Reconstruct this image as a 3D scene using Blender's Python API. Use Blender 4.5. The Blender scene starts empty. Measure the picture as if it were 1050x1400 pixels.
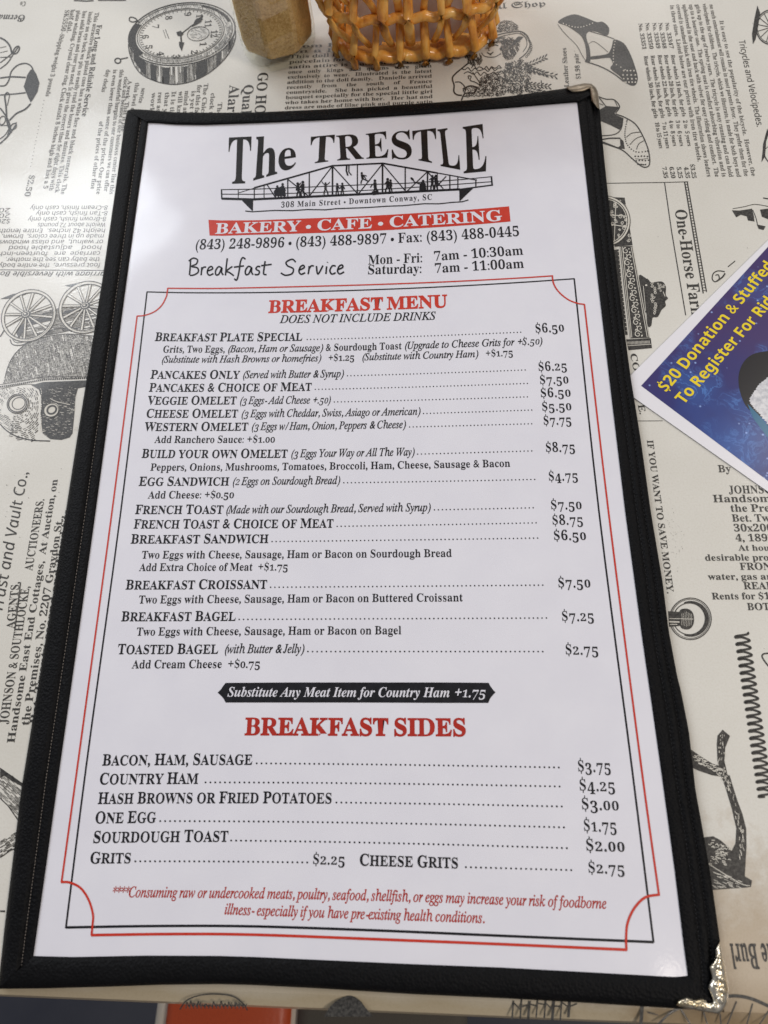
import bpy, math, random
import numpy as np
from mathutils import Matrix, Vector
from mathutils.geometry import tessellate_polygon
random.seed(7)
SC = bpy.context.scene
COL = SC.collection
PW, PH = 1050.0, 1400.0            # measuring frame of the photograph

# ------------------------------------------------------------------ camera
F = 950.0
def _cr(a, b): return np.cross(a, b)
_c = [np.array([x - PW/2, y - PH/2, 1.0]) for x, y in ((203, 170), (789, 140), (47, 1307), (940, 1335))]
_v1 = _cr(_cr(_c[0], _c[1]), _cr(_c[2], _c[3])); _v2 = _cr(_cr(_c[0], _c[2]), _cr(_c[1], _c[3]))
_l = _cr(_v1, _v2)
_n = np.array([_l[0]*F, _l[1]*F, _l[2]]); _n /= np.linalg.norm(_n)
if _n[2] > 0: _n = -_n              # table normal, towards the camera (x right, y down, z forward)
_ray = lambda p: np.array([p[0]/F, p[1]/F, 1.0])
def _hit(p, d): r = _ray(p); return r*(d/(r @ _n))
_a, _b = _hit(_c[2], -1.0), _hit(_c[3], -1.0)
DIST = 0.212/np.linalg.norm(_b - _a)           # the page is 21.2 cm wide along its lower edge
_X = (_b - _a); _X -= _n*(_X @ _n); _X /= np.linalg.norm(_X)
_Y = _cr(_n, _X)
_O = _hit((0, 60, 1.0), -DIST)
RW = np.array([_X, _Y, _n])                     # rows: world axes in camera space
CAM = -RW @ _O
def P(x, y, z=0.0):
    d = RW @ _ray((x - PW/2, y - PH/2))
    t = (z - CAM[2])/d[2]
    return (CAM[0] + d[0]*t, CAM[1] + d[1]*t, z)
cam = bpy.data.cameras.new('camera'); cam_o = bpy.data.objects.new('camera', cam); COL.objects.link(cam_o)
_m = np.eye(4); _m[:3, 0] = RW @ [1, 0, 0]; _m[:3, 1] = RW @ [0, -1, 0]; _m[:3, 2] = RW @ [0, 0, -1]; _m[:3, 3] = CAM
cam_o.matrix_world = Matrix(_m.tolist())
cam.sensor_fit = 'VERTICAL'; cam.sensor_height = 24.0; cam.sensor_width = 18.0
cam.lens = F/PH*24.0
cam.clip_start = 0.01; cam.clip_end = 20
cam.dof.use_dof = True
_f = np.array(P(540, 560)) - CAM
cam.dof.focus_distance = float(RW[:, 2] @ _f); cam.dof.aperture_fstop = 9.0
SC.camera = cam_o
print('CAM', CAM, 'focus', cam.dof.focus_distance)

# ------------------------------------------------------------------ light
SC.view_settings.view_transform = 'Standard'; SC.view_settings.look = 'None'
SC.view_settings.exposure = 0.0; SC.view_settings.gamma = 1.0
w = bpy.data.worlds.new('World'); SC.world = w; w.use_nodes = True
w.node_tree.nodes['Background'].inputs[0].default_value = (0.93, 0.94, 1.0, 1)
w.node_tree.nodes['Background'].inputs[1].default_value = 0.17
def area(name, loc, target, size, sy, power, col):
    l = bpy.data.lights.new(name, 'AREA'); l.shape = 'RECTANGLE'; l.size = size; l.size_y = sy
    l.energy = power; l.color = col
    o = bpy.data.objects.new(name, l); COL.objects.link(o); o.location = loc
    o.rotation_euler = (Vector(target) - Vector(loc)).to_track_quat('-Z', 'Y').to_euler()
    return o
def mirror(px, py, h):             # where a lamp at height h must hang to be mirrored at that spot of the table
    q = np.array(P(px, py)); d = q - CAM
    return tuple(q + np.array([d[0], d[1], -d[2]])*(h/-d[2]))
area('window_light', mirror(125, 290, 1.3), P(150, 320), 0.34, 0.30, 7.0, (0.88, 0.94, 1.0))
area('left_window', (-1.5, 1.0, 1.25), (0, 0.05, 0), 1.1, 0.9, 22.0, (0.93, 0.95, 1.0))
area('right_ceiling_panel', (1.35, 0.75, 1.7), (0.05, 0.1, 0), 0.6, 0.6, 8.5, (1.0, 0.93, 0.85))
area('far_window', (0.1, 2.5, 1.25), (0, 0.2, 0), 1.6, 0.9, 14.0, (1.0, 0.96, 0.92))
area('room_lamp', (1.15, -0.62, 1.45), (0.1, 0.25, 0), 0.35, 0.35, 13.5, (1.0, 0.90, 0.80))
area('pendant_lamp', mirror(921, 1326, 1.0), (0.1, -0.1, 0), 0.05, 0.05, 0.35, (1.0, 0.9, 0.78))

# ------------------------------------------------------------------ materials
def mat(name, col, rough=0.5, coat=0.0, coat_r=0.1, metal=0.0, build=None, spec=0.35):
    m = bpy.data.materials.new(name); m.use_nodes = True
    nt = m.node_tree; b = nt.nodes['Principled BSDF']
    b.inputs['Base Color'].default_value = (*col, 1); b.inputs['Roughness'].default_value = rough
    b.inputs['Metallic'].default_value = metal
    b.inputs['Coat Weight'].default_value = coat; b.inputs['Coat Roughness'].default_value = coat_r
    b.inputs['Specular IOR Level'].default_value = spec
    if build: build(nt, b)
    return m
def nd(nt, t, **k):
    n = nt.nodes.new(t)
    for a, v in k.items():
        if a in n.inputs.keys(): n.inputs[a].default_value = v
        else: setattr(n, a, v)
    return n
def geo(nt): return nt.nodes.new('ShaderNodeNewGeometry').outputs['Position']
def noise(nt, scale, detail=3.0, rough=0.5, vec=None, dist=0.0):
    n = nd(nt, 'ShaderNodeTexNoise', Scale=scale, Detail=detail, Roughness=rough, Distortion=dist)
    nt.links.new(vec if vec is not None else geo(nt), n.inputs['Vector']); return n.outputs['Fac']
def ramp(nt, fac, stops):
    r = nt.nodes.new('ShaderNodeValToRGB'); nt.links.new(fac, r.inputs[0])
    e = r.color_ramp.elements
    while len(e) < len(stops): e.new(0.5)
    for k, (p, c) in enumerate(stops): e[k].position = p; e[k].color = (*c, 1)
    return r.outputs[0]
def bump(nt, b, fac, strength, dist, coat=False):
    n = nd(nt, 'ShaderNodeBump', Strength=strength, Distance=dist)
    nt.links.new(fac, n.inputs['Height']); nt.links.new(n.outputs[0], b.inputs['Normal'])
    if coat: nt.links.new(n.outputs[0], b.inputs['Coat Normal'])
    return n
def addf(nt, a, b, op='ADD'):
    n = nd(nt, 'ShaderNodeMath', operation=op)
    for i, v in enumerate((a, b)):
        if isinstance(v, (int, float)): n.inputs[i].default_value = v
        else: nt.links.new(v, n.inputs[i])
    return n.outputs[0]
def b_sheet(nt, b):
    f = noise(nt, 14, 2.0); g = noise(nt, 900, 2.0)
    bump(nt, b, addf(nt, f, addf(nt, g, 0.012, 'MULTIPLY')), 0.35, 0.004, True)
def b_paper(c1, c2):
    def f(nt, b):
        nt.links.new(ramp(nt, noise(nt, 60, 5.0, 0.6), [(0.35, c1), (0.65, c2)]), b.inputs['Base Color'])
        b_sheet(nt, b)
    return f
def b_table(nt, b):
    big = noise(nt, 9, 4.0, 0.6); fine = noise(nt, 1400, 3.0, 0.7)
    c = ramp(nt, big, [(0.3, (0.60, 0.582, 0.53)), (0.7, (0.68, 0.665, 0.615))])
    mx = nd(nt, 'ShaderNodeMix', data_type='RGBA', blend_type='MULTIPLY'); mx.inputs[0].default_value = 1.0
    nt.links.new(c, mx.inputs[6])
    nt.links.new(ramp(nt, fine, [(0.3, (0.93, 0.92, 0.90)), (0.55, (1, 1, 1))]), mx.inputs[7])
    # uneven brown tint of the laminate near the lower right of the print
    sp = nd(nt, 'ShaderNodeVectorMath', operation='DISTANCE'); nt.links.new(geo(nt), sp.inputs[0])
    sp.inputs[1].default_value = P(1010, 1340)
    st = addf(nt, addf(nt, sp.outputs['Value'], noise(nt, 130, 5.0, 0.7), 'DIVIDE'), 8.0, 'MULTIPLY')
    m2 = nd(nt, 'ShaderNodeMix', data_type='RGBA', blend_type='MULTIPLY')
    nt.links.new(ramp(nt, st, [(0.25, (0.75, 0.75, 0.75)), (0.75, (0, 0, 0))]), m2.inputs[0])
    nt.links.new(mx.outputs[2], m2.inputs[6]); m2.inputs[7].default_value = (0.60, 0.47, 0.33, 1)
    # shade along the near edge, painted into the laminate colour as a brown tint
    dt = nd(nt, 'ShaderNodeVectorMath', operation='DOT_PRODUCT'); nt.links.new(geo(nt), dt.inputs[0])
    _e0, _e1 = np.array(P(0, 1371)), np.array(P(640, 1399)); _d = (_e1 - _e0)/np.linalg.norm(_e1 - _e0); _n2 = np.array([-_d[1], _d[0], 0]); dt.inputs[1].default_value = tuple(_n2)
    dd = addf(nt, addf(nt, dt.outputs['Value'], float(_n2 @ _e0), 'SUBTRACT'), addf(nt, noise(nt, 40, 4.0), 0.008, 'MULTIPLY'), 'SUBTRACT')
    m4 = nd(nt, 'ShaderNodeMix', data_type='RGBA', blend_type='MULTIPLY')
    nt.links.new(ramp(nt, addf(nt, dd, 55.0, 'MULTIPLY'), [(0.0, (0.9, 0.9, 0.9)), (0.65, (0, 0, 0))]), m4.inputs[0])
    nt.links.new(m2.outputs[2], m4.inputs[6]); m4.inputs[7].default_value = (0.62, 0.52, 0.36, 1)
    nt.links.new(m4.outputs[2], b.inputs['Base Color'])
    f = noise(nt, 10, 2.0); g = noise(nt, 700, 3.0)
    bump(nt, b, addf(nt, f, addf(nt, g, 0.03, 'MULTIPLY')), 0.3, 0.004, True)
def b_ink(c1, c2, sc=700):
    def f(nt, b):
        nt.links.new(ramp(nt, noise(nt, sc, 4.0, 0.75), [(0.40, c1), (0.78, c2)]), b.inputs['Base Color'])
        b_sheet(nt, b)
    return f
M_PAGE = mat('laminated_paper', (0.78, 0.77, 0.8), 0.5, 0.26, 0.11, build=b_paper((0.675, 0.67, 0.73), (0.70, 0.695, 0.75)))
M_INK = mat('black_print', (0.02, 0.02, 0.025), 0.5, 0.26, 0.11, build=b_ink((0.004, 0.004, 0.006), (0.014, 0.014, 0.02), 300), spec=0.25)
M_LOGO = mat('logo_black_print', (0.02, 0.02, 0.025), 0.5, 0.26, 0.11, build=b_ink((0.004, 0.003, 0.003), (0.016, 0.013, 0.014), 90), spec=0.25)
M_RED = mat('red_print', (0.5, 0.03, 0.02), 0.5, 0.26, 0.11, build=b_ink((0.50, 0.026, 0.010), (0.56, 0.042, 0.02), 200))
M_DRED = mat('dark_red_print', (0.4, 0.02, 0.01), 0.5, 0.26, 0.11, build=b_ink((0.36, 0.014, 0.006), (0.42, 0.024, 0.010), 200))
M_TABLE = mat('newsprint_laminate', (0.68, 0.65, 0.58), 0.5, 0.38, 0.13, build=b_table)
M_NEWS = mat('newsprint_ink', (0.05, 0.05, 0.045), 0.5, 0.38, 0.13, build=b_ink((0.016, 0.015, 0.014), (0.10, 0.095, 0.085), 1100))
M_NEWSL = mat('faded_newsprint_ink', (0.15, 0.15, 0.14), 0.5, 0.38, 0.13, build=b_ink((0.05, 0.048, 0.044), (0.26, 0.245, 0.22), 1300))
M_NPAP = mat('newsprint_paper_highlight', (0.62, 0.6, 0.54), 0.5, 0.38, 0.13, build=b_ink((0.58, 0.555, 0.49), (0.64, 0.61, 0.54)))
def b_leather(nt, b):
    v = nd(nt, 'ShaderNodeTexVoronoi', Scale=1100.0); nt.links.new(geo(nt), v.inputs['Vector'])
    h = addf(nt, v.outputs['Distance'], noise(nt, 350, 4.0, 0.6))
    bump(nt, b, h, 0.6, 0.0004)
    nt.links.new(ramp(nt, noise(nt, 120, 5.0, 0.7), [(0.3, (0.0016, 0.0018, 0.0023)), (0.75, (0.0042, 0.0042, 0.005))]), b.inputs['Base Color'])
M_LEATHER = mat('black_leatherette', (0.005, 0.005, 0.006), 0.62, build=b_leather, spec=0.13)
M_THREAD = mat('black_thread', (0.012, 0.012, 0.014), 0.7)
M_WORN = mat('frayed_grey_thread', (0.26, 0.23, 0.21), 0.8)
def b_brass(nt, b):
    nt.links.new(ramp(nt, noise(nt, 260, 5.0, 0.7), [(0.35, (0.22, 0.18, 0.13)), (0.7, (0.42, 0.36, 0.28))]), b.inputs['Base Color'])
    bump(nt, b, noise(nt, 500, 3.0), 0.5, 0.0004)
M_BRASS = mat('dull_brass', (0.45, 0.36, 0.22), 0.42, metal=0.75, build=b_brass)
def b_silver(nt, b):
    nt.links.new(ramp(nt, noise(nt, 200, 4.0, 0.7), [(0.35, (0.62, 0.52, 0.34)), (0.65, (0.86, 0.82, 0.72))]), b.inputs['Base Color'])
    bump(nt, b, noise(nt, 420, 3.0), 0.6, 0.0006)
M_SILV = mat('worn_gilt_metal', (0.8, 0.76, 0.62), 0.22, metal=0.9, build=b_silver)

# ------------------------------------------------------------------ objects
def link(o, parent=None):
    COL.objects.link(o)
    if parent is not None: o.parent = parent
    return o
def meshobj(name, verts, faces, m, parent=None, smooth=False):
    me = bpy.data.meshes.new(name); me.from_pydata([tuple(v) for v in verts], [], [tuple(f) for f in faces])
    me.materials.append(m)
    if smooth: me.polygons.foreach_set('use_smooth', [True]*len(me.polygons))
    me.update()
    return link(bpy.data.objects.new(name, me), parent)
def thing(name, label, cat, loc=(0, 0, 0), group=None):
    o = bpy.data.objects.new(name, None); COL.objects.link(o); o.location = loc; o.empty_display_size = 0.02
    o['label'] = label; o['category'] = cat
    if group: o['group'] = group
    return o
def flabel(o, s): o['label'] = s; return o

# ------------------------------------------------------------------ lettering
# Blender's own built-in face supplies the outlines: the mathematical alphabets give a bold roman, italic, script ...
ALPH = {'B': (0x1D400, 0x1D41A, 0x1D7CE), 'I': (0x1D434, 0x1D44E, None), 'BI': (0x1D468, 0x1D482, None),
        'F': (0x1D56C, 0x1D586, None), 'S': (0x1D5D4, 0x1D5EE, 0x1D7EC), 'SI': (0x1D608, 0x1D622, None),
        'SR': (0x1D5A0, 0x1D5BA, 0x1D7E2), 'M': (65, 97, 48)}
# style: (alphabet, alphabet for digits, dx, dy) - dx and dy thin or fatten the stems and the hairlines
STY = {'roman': ('B', 'B', -0.006, 0.013), 'semi': ('B', 'B', -0.004, 0.006), 'bold': ('B', 'B', 0, 0.002),
       'black': ('B', 'B', 0.012, 0.014), 'italic': ('I', 'B', 0.014, 0.014), 'bolditalic': ('BI', 'B', 0.0, 0.003),
       'fraktur': ('F', 'B', 0, 0), 'sans': ('S', 'S', 0, 0), 'sansitalic': ('SI', 'SR', 0.004, 0.004), 'sansreg': ('SR', 'SR', 0.004, 0.004),
       'wide': ('B', 'B', 0.004, 0.012), 'news': ('B', 'B', -0.002, 0.021), 'black2': ('B', 'B', 0.017, 0.030)}
_dg = bpy.context.evaluated_depsgraph_get()
def _code(c, al):
    up, lo, dg = ALPH[al]
    if 'A' <= c <= 'Z': return chr(up + ord(c) - 65)
    if 'a' <= c <= 'z':
        if al == 'I' and c == 'h': return '\u210e'
        return chr(lo + ord(c) - 97)
    if '0' <= c <= '9' and dg: return chr(dg + ord(c) - 48)
    return c
def _outline(body):                # bezier segments of every closed outline
    cu = bpy.data.curves.new('t', 'FONT'); cu.body = body; cu.size = 1.0
    ob = bpy.data.objects.new('t', cu); COL.objects.link(ob)
    out = []
    for sp in ob.to_curve(bpy.context.evaluated_depsgraph_get()).splines:
        bp = sp.bezier_points; n = len(bp)
        if n > 1: out.append([[np.array(v[:2]) for v in (bp[i].co, bp[i].handle_right, bp[(i + 1) % n].handle_left, bp[(i + 1) % n].co)] for i in range(n)])
    ob.to_curve_clear(); bpy.data.objects.remove(ob); bpy.data.curves.remove(cu)
    return out
def _flat(segs, res):
    pts = []
    for p0, p1, p2, p3 in segs:
        d = p3 - p0
        straight = abs(d[0]*(p1-p0)[1] - d[1]*(p1-p0)[0]) + abs(d[0]*(p2-p0)[1] - d[1]*(p2-p0)[0]) < 1e-5
        for j in range(1 if straight else res):
            t = j/res; pts.append((1-t)**3*p0 + 3*(1-t)**2*t*p1 + 3*(1-t)*t*t*p2 + t**3*p3)
    q = []
    for p in pts:
        if not q or np.linalg.norm(p - q[-1]) > 1e-4: q.append(p)
    if len(q) > 1 and np.linalg.norm(q[0] - q[-1]) < 1e-4: q.pop()
    return np.array(q)
_barx = min(s_[0][0] for s_ in _outline('|')[0])
_bez, _raw, _gl = {}, {}, {}
def raw(c, al, res):
    if (c, al, res) not in _raw:
        if (c, al) not in _bez:
            o = _outline(_code(c, al) + '|'); _bez[(c, al)] = (o[:-1], min(s_[0][0] for s_ in o[-1]) - _barx)
        o, adv = _bez[(c, al)]
        _raw[(c, al, res)] = ([q for q in (_flat(s_, res) for s_ in o) if len(q) > 2], adv)
    return _raw[(c, al, res)]
def _offset(poly, dx, dy, sg=-1.0):
    n = len(poly); e = np.roll(poly, -1, 0) - poly; L = np.maximum(np.linalg.norm(e, axis=1), 1e-9)[:, None]
    nn = np.stack([e[:, 1], -e[:, 0]], 1)/L
    m = nn + np.roll(nn, 1, 0); d = np.maximum((m*m).sum(1)/2, 0.5)[:, None]
    m = m/d
    return poly + sg*m*np.array([dx, dy])
def _fill(polys):
    cu = bpy.data.curves.new('g', 'CURVE'); cu.dimensions = '2D'; cu.fill_mode = 'BOTH'
    for q in polys:
        s = cu.splines.new('POLY'); s.points.add(len(q) - 1)
        s.points.foreach_set('co', np.concatenate([q, np.zeros((len(q), 1)), np.ones((len(q), 1))], 1).ravel()); s.use_cyclic_u = True
    ob = bpy.data.objects.new('g', cu); COL.objects.link(ob)
    me = ob.to_mesh()
    v = np.zeros(len(me.vertices)*3); me.vertices.foreach_get('co', v)
    f = [tuple(p.vertices) for p in me.polygons]
    ob.to_mesh_clear(); bpy.data.objects.remove(ob); bpy.data.curves.remove(cu)
    return v.reshape(-1, 3)[:, :2], f
CAP = None
def glyph(c, sty, res=2, osf=False):
    k = (c, sty, res, osf)
    if k in _gl: return _gl[k]
    al, ald, dx, dy = STY[sty]
    shear = 0.0
    if c == '$':
        sp, adv = raw('S', al if al != 'SI' else 'SR', res)
        allp = np.concatenate(sp); x0, x1 = allp[:, 0].min(), allp[:, 0].max(); y0, y1 = allp[:, 1].min(), allp[:, 1].max()
        cx = (x0 + x1)/2; h = y1 - y0
        polys = [_offset(q, dx, dy) for q in sp]
        v, f = _fill(polys)
        bw = 0.026 if dx < 0 else 0.034
        for (a, b2) in ((y1 - 0.06, y1 + 0.14), (y0 - 0.14, y0 + 0.06)):
            n = len(v); v = np.concatenate([v, [(cx - bw, a), (cx + bw, a), (cx + bw, b2), (cx - bw, b2)]]); f.append((n, n+1, n+2, n+3))
        v = v*np.array([0.92, 0.92]); v[:, 1] += 0.03
        _gl[k] = (v, f, adv*0.92); return _gl[k]
    if c in '\u2022':
        t = np.linspace(0, 2*math.pi, 12, endpoint=False); r = 0.125
        _gl[k] = (np.stack([0.14 + r*np.cos(t), 0.25 + r*np.sin(t)], 1), [tuple(range(12))], 0.28); return _gl[k]
    a = ald if c.isdigit() else al
    if a in ('I', 'BI', 'F') and not c.isalpha(): a = 'B'
    if al in ('I', 'BI') and not c.isalpha(): shear = 0.22
    sp, adv = raw(c, a, res)
    if not sp:
        _gl[k] = (np.zeros((0, 2)), [], adv if c != ' ' else (0.19 if sty == 'black2' else 0.25)); return _gl[k]
    if c.isalnum() or c == '&': o = (dx, dy)
    elif 'S' in al: o = (0.01, 0.01)
    elif c in ',.': o = (0.016, 0.02)
    else: o = (dx*0.3 + 0.004, 0.006)
    if al in ('I', 'BI') and c.isdigit(): o = (-0.014, 0.002)
    ar = [float(np.sum(q[:, 0]*np.roll(q[:, 1], -1) - np.roll(q[:, 0], -1)*q[:, 1])) for q in sp]; big = max(ar, key=abs)
    polys = [_offset(q, *(o if a_*big > 0 or o[1] < 0.025 else (o[0]*0.3, o[1]*0.3)), sg=math.copysign(1, big)) for q, a_ in zip(sp, ar)]      # counters of the black face stay open
    v, f = _fill(polys)
    if len(v) == 0: v, f = _fill(sp)
    v = v.copy()
    if osf and c.isdigit():
        if c in '012': v *= np.array([0.92, 0.72]); adv *= 0.92
        elif c in '34579': v[:, 1] = v[:, 1]*0.95 - 0.17
    if shear: v[:, 0] += shear*v[:, 1]
    _gl[k] = (v, f, adv); return _gl[k]
CAP = float(np.concatenate(raw('H', 'B', 2)[0])[:, 1].max())

class Ink:
    """collects flat print; everything lies on the sheet at height z"""
    def __init__(s, z): s.z = z; s.v = []; s.f = []; s.k = 0
    def _z(s): s.k += 1; return s.z + (s.k % 24)*2.0e-6
    def world(s, xy, faces):
        n = len(s.v); z = s._z()
        s.v += [(float(a), float(b), z) for a, b in xy]; s.f += [tuple(n + i for i in f) for f in faces]
    def px(s, pts, faces):
        z = s._z(); n = len(s.v)
        s.v += [P(a, b, z) for a, b in pts]; s.f += [tuple(n + i for i in f) for f in faces]
    def poly(s, pts):
        if len(pts) < 3: return
        s.px(pts, tessellate_polygon([[Vector((a, b, 0)) for a, b in pts]]))
    def stroke(s, pts, w, w2=None, closed=False):
        pts = [np.array(p, float) for p in pts]
        if closed: pts.append(pts[0])
        n = len(pts)
        if n < 2: return
        L, R = [], []
        for i, p in enumerate(pts):
            a = pts[max(i - 1, 0)]; b = pts[min(i + 1, n - 1)]
            if closed and i in (0, n - 1): a, b = pts[n - 2], pts[1]
            d = b - a; l = np.linalg.norm(d) or 1; nn = np.array([-d[1], d[0]])/l
            ww = w if w2 is None else w + (w2 - w)*i/(n - 1)
            L.append(p + nn*ww/2); R.append(p - nn*ww/2)
        s.px(L + R, [(i, i + 1, n + i + 1, n + i) for i in range(n - 1)])
    def curve(s, pts, w, w2=None, closed=False, k=5): s.stroke(spl(pts, k, closed), w, w2, closed)
    def ell(s, cx, cy, rx, ry, rot=0, w=1.0, a0=0, a1=360, n=32):
        r = math.radians(rot); t = [math.radians(a0 + (a1 - a0)*i/n) for i in range(n + 1)]
        pts = [(cx + rx*math.cos(q)*math.cos(r) - ry*math.sin(q)*math.sin(r), cy + rx*math.cos(q)*math.sin(r) + ry*math.sin(q)*math.cos(r)) for q in t]
        if w is None: s.poly(pts[:-1])
        else: s.stroke(pts, w)
        return pts
    def hatch(s, poly, ang, gap, w, br=0.15, seg=14, jit=0.3, rnd=None):
        rr = rnd or random; a = math.radians(ang); ca, sa = math.cos(a), math.sin(a)
        q = [(x*ca + y*sa, -x*sa + y*ca) for x, y in poly]
        y = min(p[1] for p in q) + gap*0.5; y1 = max(p[1] for p in q)
        while y < y1:
            xs = []
            for i in range(len(q)):
                (ax, ay), (bx, by) = q[i], q[(i + 1) % len(q)]
                if (ay > y) != (by > y): xs.append(ax + (y - ay)*(bx - ax)/(by - ay))
            xs.sort()
            for i in range(0, len(xs) - 1, 2):
                x = xs[i]
                while x < xs[i + 1]:
                    e = min(x + seg*rr.uniform(0.5, 1.5), xs[i + 1])
                    if rr.random() > br and e - x > 0.6:
                        yy = y + rr.uniform(-jit, jit)*gap*0.5; ww = w*rr.uniform(0.6, 1.25)
                        s.stroke([(x*ca - yy*sa, x*sa + yy*ca), (e*ca - y*sa, e*sa + y*ca)], ww, ww*rr.uniform(0.5, 1))
                    x = e + (gap*0.5 if rr.random() < 0.5 else 0.0)
            y += gap
    def text(s, t, p0, p1, cap, sty='roman', bend=None, smallcaps=False, osf=False, res=2, fit=True, xs=1.0, track=0.0, z=None):
        """t along the measured base line p0 -> p1; cap = height of a capital, all in photograph units"""
        z0 = s.z
        n = 9
        lin = []
        for i in range(n):
            u = i/(n - 1); x = p0[0] + (p1[0] - p0[0])*u; y = p0[1] + (p1[1] - p0[1])*u
            if bend: y += bend(x, y) - bend(p0[0], p0[1])*(1 - u) - bend(p1[0], p1[1])*u
            lin.append(np.array(P(x, y, z0)[:2]))
        lin = np.array(lin); seg = np.linalg.norm(np.diff(lin, axis=0), axis=1); acc = np.concatenate([[0], np.cumsum(seg)])
        total = acc[-1]
        d = np.array([p1[0] - p0[0], p1[1] - p0[1]], float); d /= np.linalg.norm(d); up = np.array([d[1], -d[0]])
        mx, my = (p0[0] + p1[0])/2, (p0[1] + p1[1])/2
        wd = lin[-1] - lin[0]; wd /= np.linalg.norm(wd); wn = np.array([-wd[1], wd[0]])
        ch = abs((np.array(P(mx + up[0]*cap, my + up[1]*cap, z0)[:2]) - np.array(P(mx, my, z0)[:2])) @ wn)
        S = ch/CAP
        items = []; x = 0.0; prev = ' '
        segs = t if isinstance(t, list) else [(t, sty)]
        for (tt, st) in segs:
            for ci, c in enumerate(tt):
                v, f, adv = glyph(c, st, res, osf)
                k = 1.0
                if smallcaps and c.isalpha() and (prev.isalpha() or tt[ci:].split(' ')[0] in ('OF', 'OR', 'YOUR', 'OWN')): k = 0.89
                items.append((v*k, f, x)); x += adv*k + track; prev = c
        x -= track
        sx = total/x if fit else S*xs
        zz = s._z()
        for v, f, ox in items:
            if not len(v): continue
            X = np.clip((v[:, 0] + ox)*sx, -0.01, total + 0.02)
            px_ = np.interp(X, acc, lin[:, 0]); py_ = np.interp(X, acc, lin[:, 1])
            over = np.maximum(X - total, 0) + np.minimum(X, 0)
            e = np.where(over > 0, 1, 0)
            i = np.clip(np.searchsorted(acc, X) - 1, 0, n - 2)
            dd = (lin[i + 1] - lin[i])/seg[i][:, None]
            nx = -dd[:, 1]; ny = dd[:, 0]
            Y = v[:, 1]*S
            px_ = px_ + over*dd[:, 0] + nx*Y; py_ = py_ + over*dd[:, 1] + ny*Y
            m = len(s.v)
            s.v += [(float(a), float(b), zz) for a, b in zip(px_, py_)]; s.f += [tuple(m + j for j in ff) for ff in f]
    def letter(s, c, quad, sty='bold', res=5):
        v, f, adv = glyph(c, sty, res)
        x0, x1, y0, y1 = v[:, 0].min(), v[:, 0].max(), v[:, 1].min(), v[:, 1].max()
        u = (v[:, 0] - x0)/(x1 - x0); w_ = (v[:, 1] - y0)/(y1 - y0)
        TL, TR, BR, BL = [np.array(q, float) for q in quad]
        pts = [(1 - b)*((1 - a)*BL + a*BR) + b*((1 - a)*TL + a*TR) for a, b in zip(u, w_)]
        s.px(pts, f)
    def dots(s, p0, p1, r, pitch, bend=None):
        L = math.dist(p0, p1); n = max(2, int(L/pitch) + 1)
        for i in range(n):
            u = i/(n - 1); x = p0[0] + (p1[0] - p0[0])*u; y = p0[1] + (p1[1] - p0[1])*u
            if bend: y += bend(x, y) - bend(*p0)*(1 - u) - bend(*p1)*u
            s.px([(x + r*math.cos(k*math.pi/3), y - r + r*math.sin(k*math.pi/3)) for k in range(6)], [tuple(range(6))])
    def build(s, name, m, parent, label=None):
        if not s.v: return None
        o = meshobj(name, s.v, s.f, m, parent)
        if label: o['label'] = label
        return o
def spl(pts, k=5, closed=False):
    p = [np.array(q, float) for q in pts]; n = len(p); out = []
    rng = range(n) if closed else range(n - 1)
    for i in rng:
        a, b, c, d = (p[(i - 1) % n], p[i], p[(i + 1) % n], p[(i + 2) % n]) if closed else (p[max(i - 1, 0)], p[i], p[i + 1], p[min(i + 2, n - 1)])
        for j in range(k):
            t = j/k
            out.append(tuple(0.5*((2*b) + (c - a)*t + (2*a - 5*b + 4*c - d)*t*t + (3*b - a - 3*c + d)*t**3)))
    if not closed: out.append(tuple(p[-1]))
    return out
def resample(pts, n):
    p = np.array(pts, float); d = np.concatenate([[0], np.cumsum(np.linalg.norm(np.diff(p, axis=0), axis=1))]); t = np.linspace(0, d[-1], n)
    return np.stack([np.interp(t, d, p[:, 0]), np.interp(t, d, p[:, 1])], 1)

# ================================================================== THE MENU
ZC, ZP = 0.0042, 0.0034            # height of the binding and of the laminated page
menu = thing('menu', 'black leatherette bound menu with a long printed breakfast page lying on the newsprint table', 'menu', P(500, 760))
mo = Vector(menu.location)
def part(o, parent=menu):          # keep world place under the parent
    o.parent = parent; o.matrix_parent_inverse = Matrix.Translation(-mo); return o
OUT_T = [(174, 151), (180, 149), (200, 150), (240, 153.5), (300, 154), (350, 153.5), (430, 150), (500, 146), (580, 141), (640, 137), (700, 131), (760, 122.5), (800, 117), (810, 118), (817, 124)]
IN_T = [(203, 168), (216, 168.5), (240, 170.5), (280, 171), (350, 168.5), (430, 165), (500, 161.5), (580, 156.5), (640, 152), (700, 147.5), (745, 143.5), (789, 140)]
OUT_L = [(174, 151), (170, 170), (163, 222), (154, 285), (141, 375), (123, 490), (105, 602), (88, 712), (72, 815), (55, 920), (42, 1000), (29, 1080), (17, 1180), (6, 1270), (-2, 1345), (-3, 1352)]
IN_L = [(203, 168), (199, 200), (190, 262), (178, 350), (155, 520), (131, 700), (106, 880), (82, 1050), (64, 1180), (46, 1307)]
OUT_R = [(817, 124), (820, 150), (826, 215), (834, 290), (842, 360), (852, 440), (863, 520), (876, 600), (890, 700), (906, 795), (914, 860), (926, 925), (931, 944), (942, 1000), (951, 1080), (961, 1135), (973, 1205), (985, 1290), (990, 1345), (990, 1384)]
IN_R = [(789, 140), (800, 235), (813, 350), (833, 520), (854.5, 700), (878, 875), (903, 1050), (922, 1190), (934, 1290), (940, 1334)]
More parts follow.
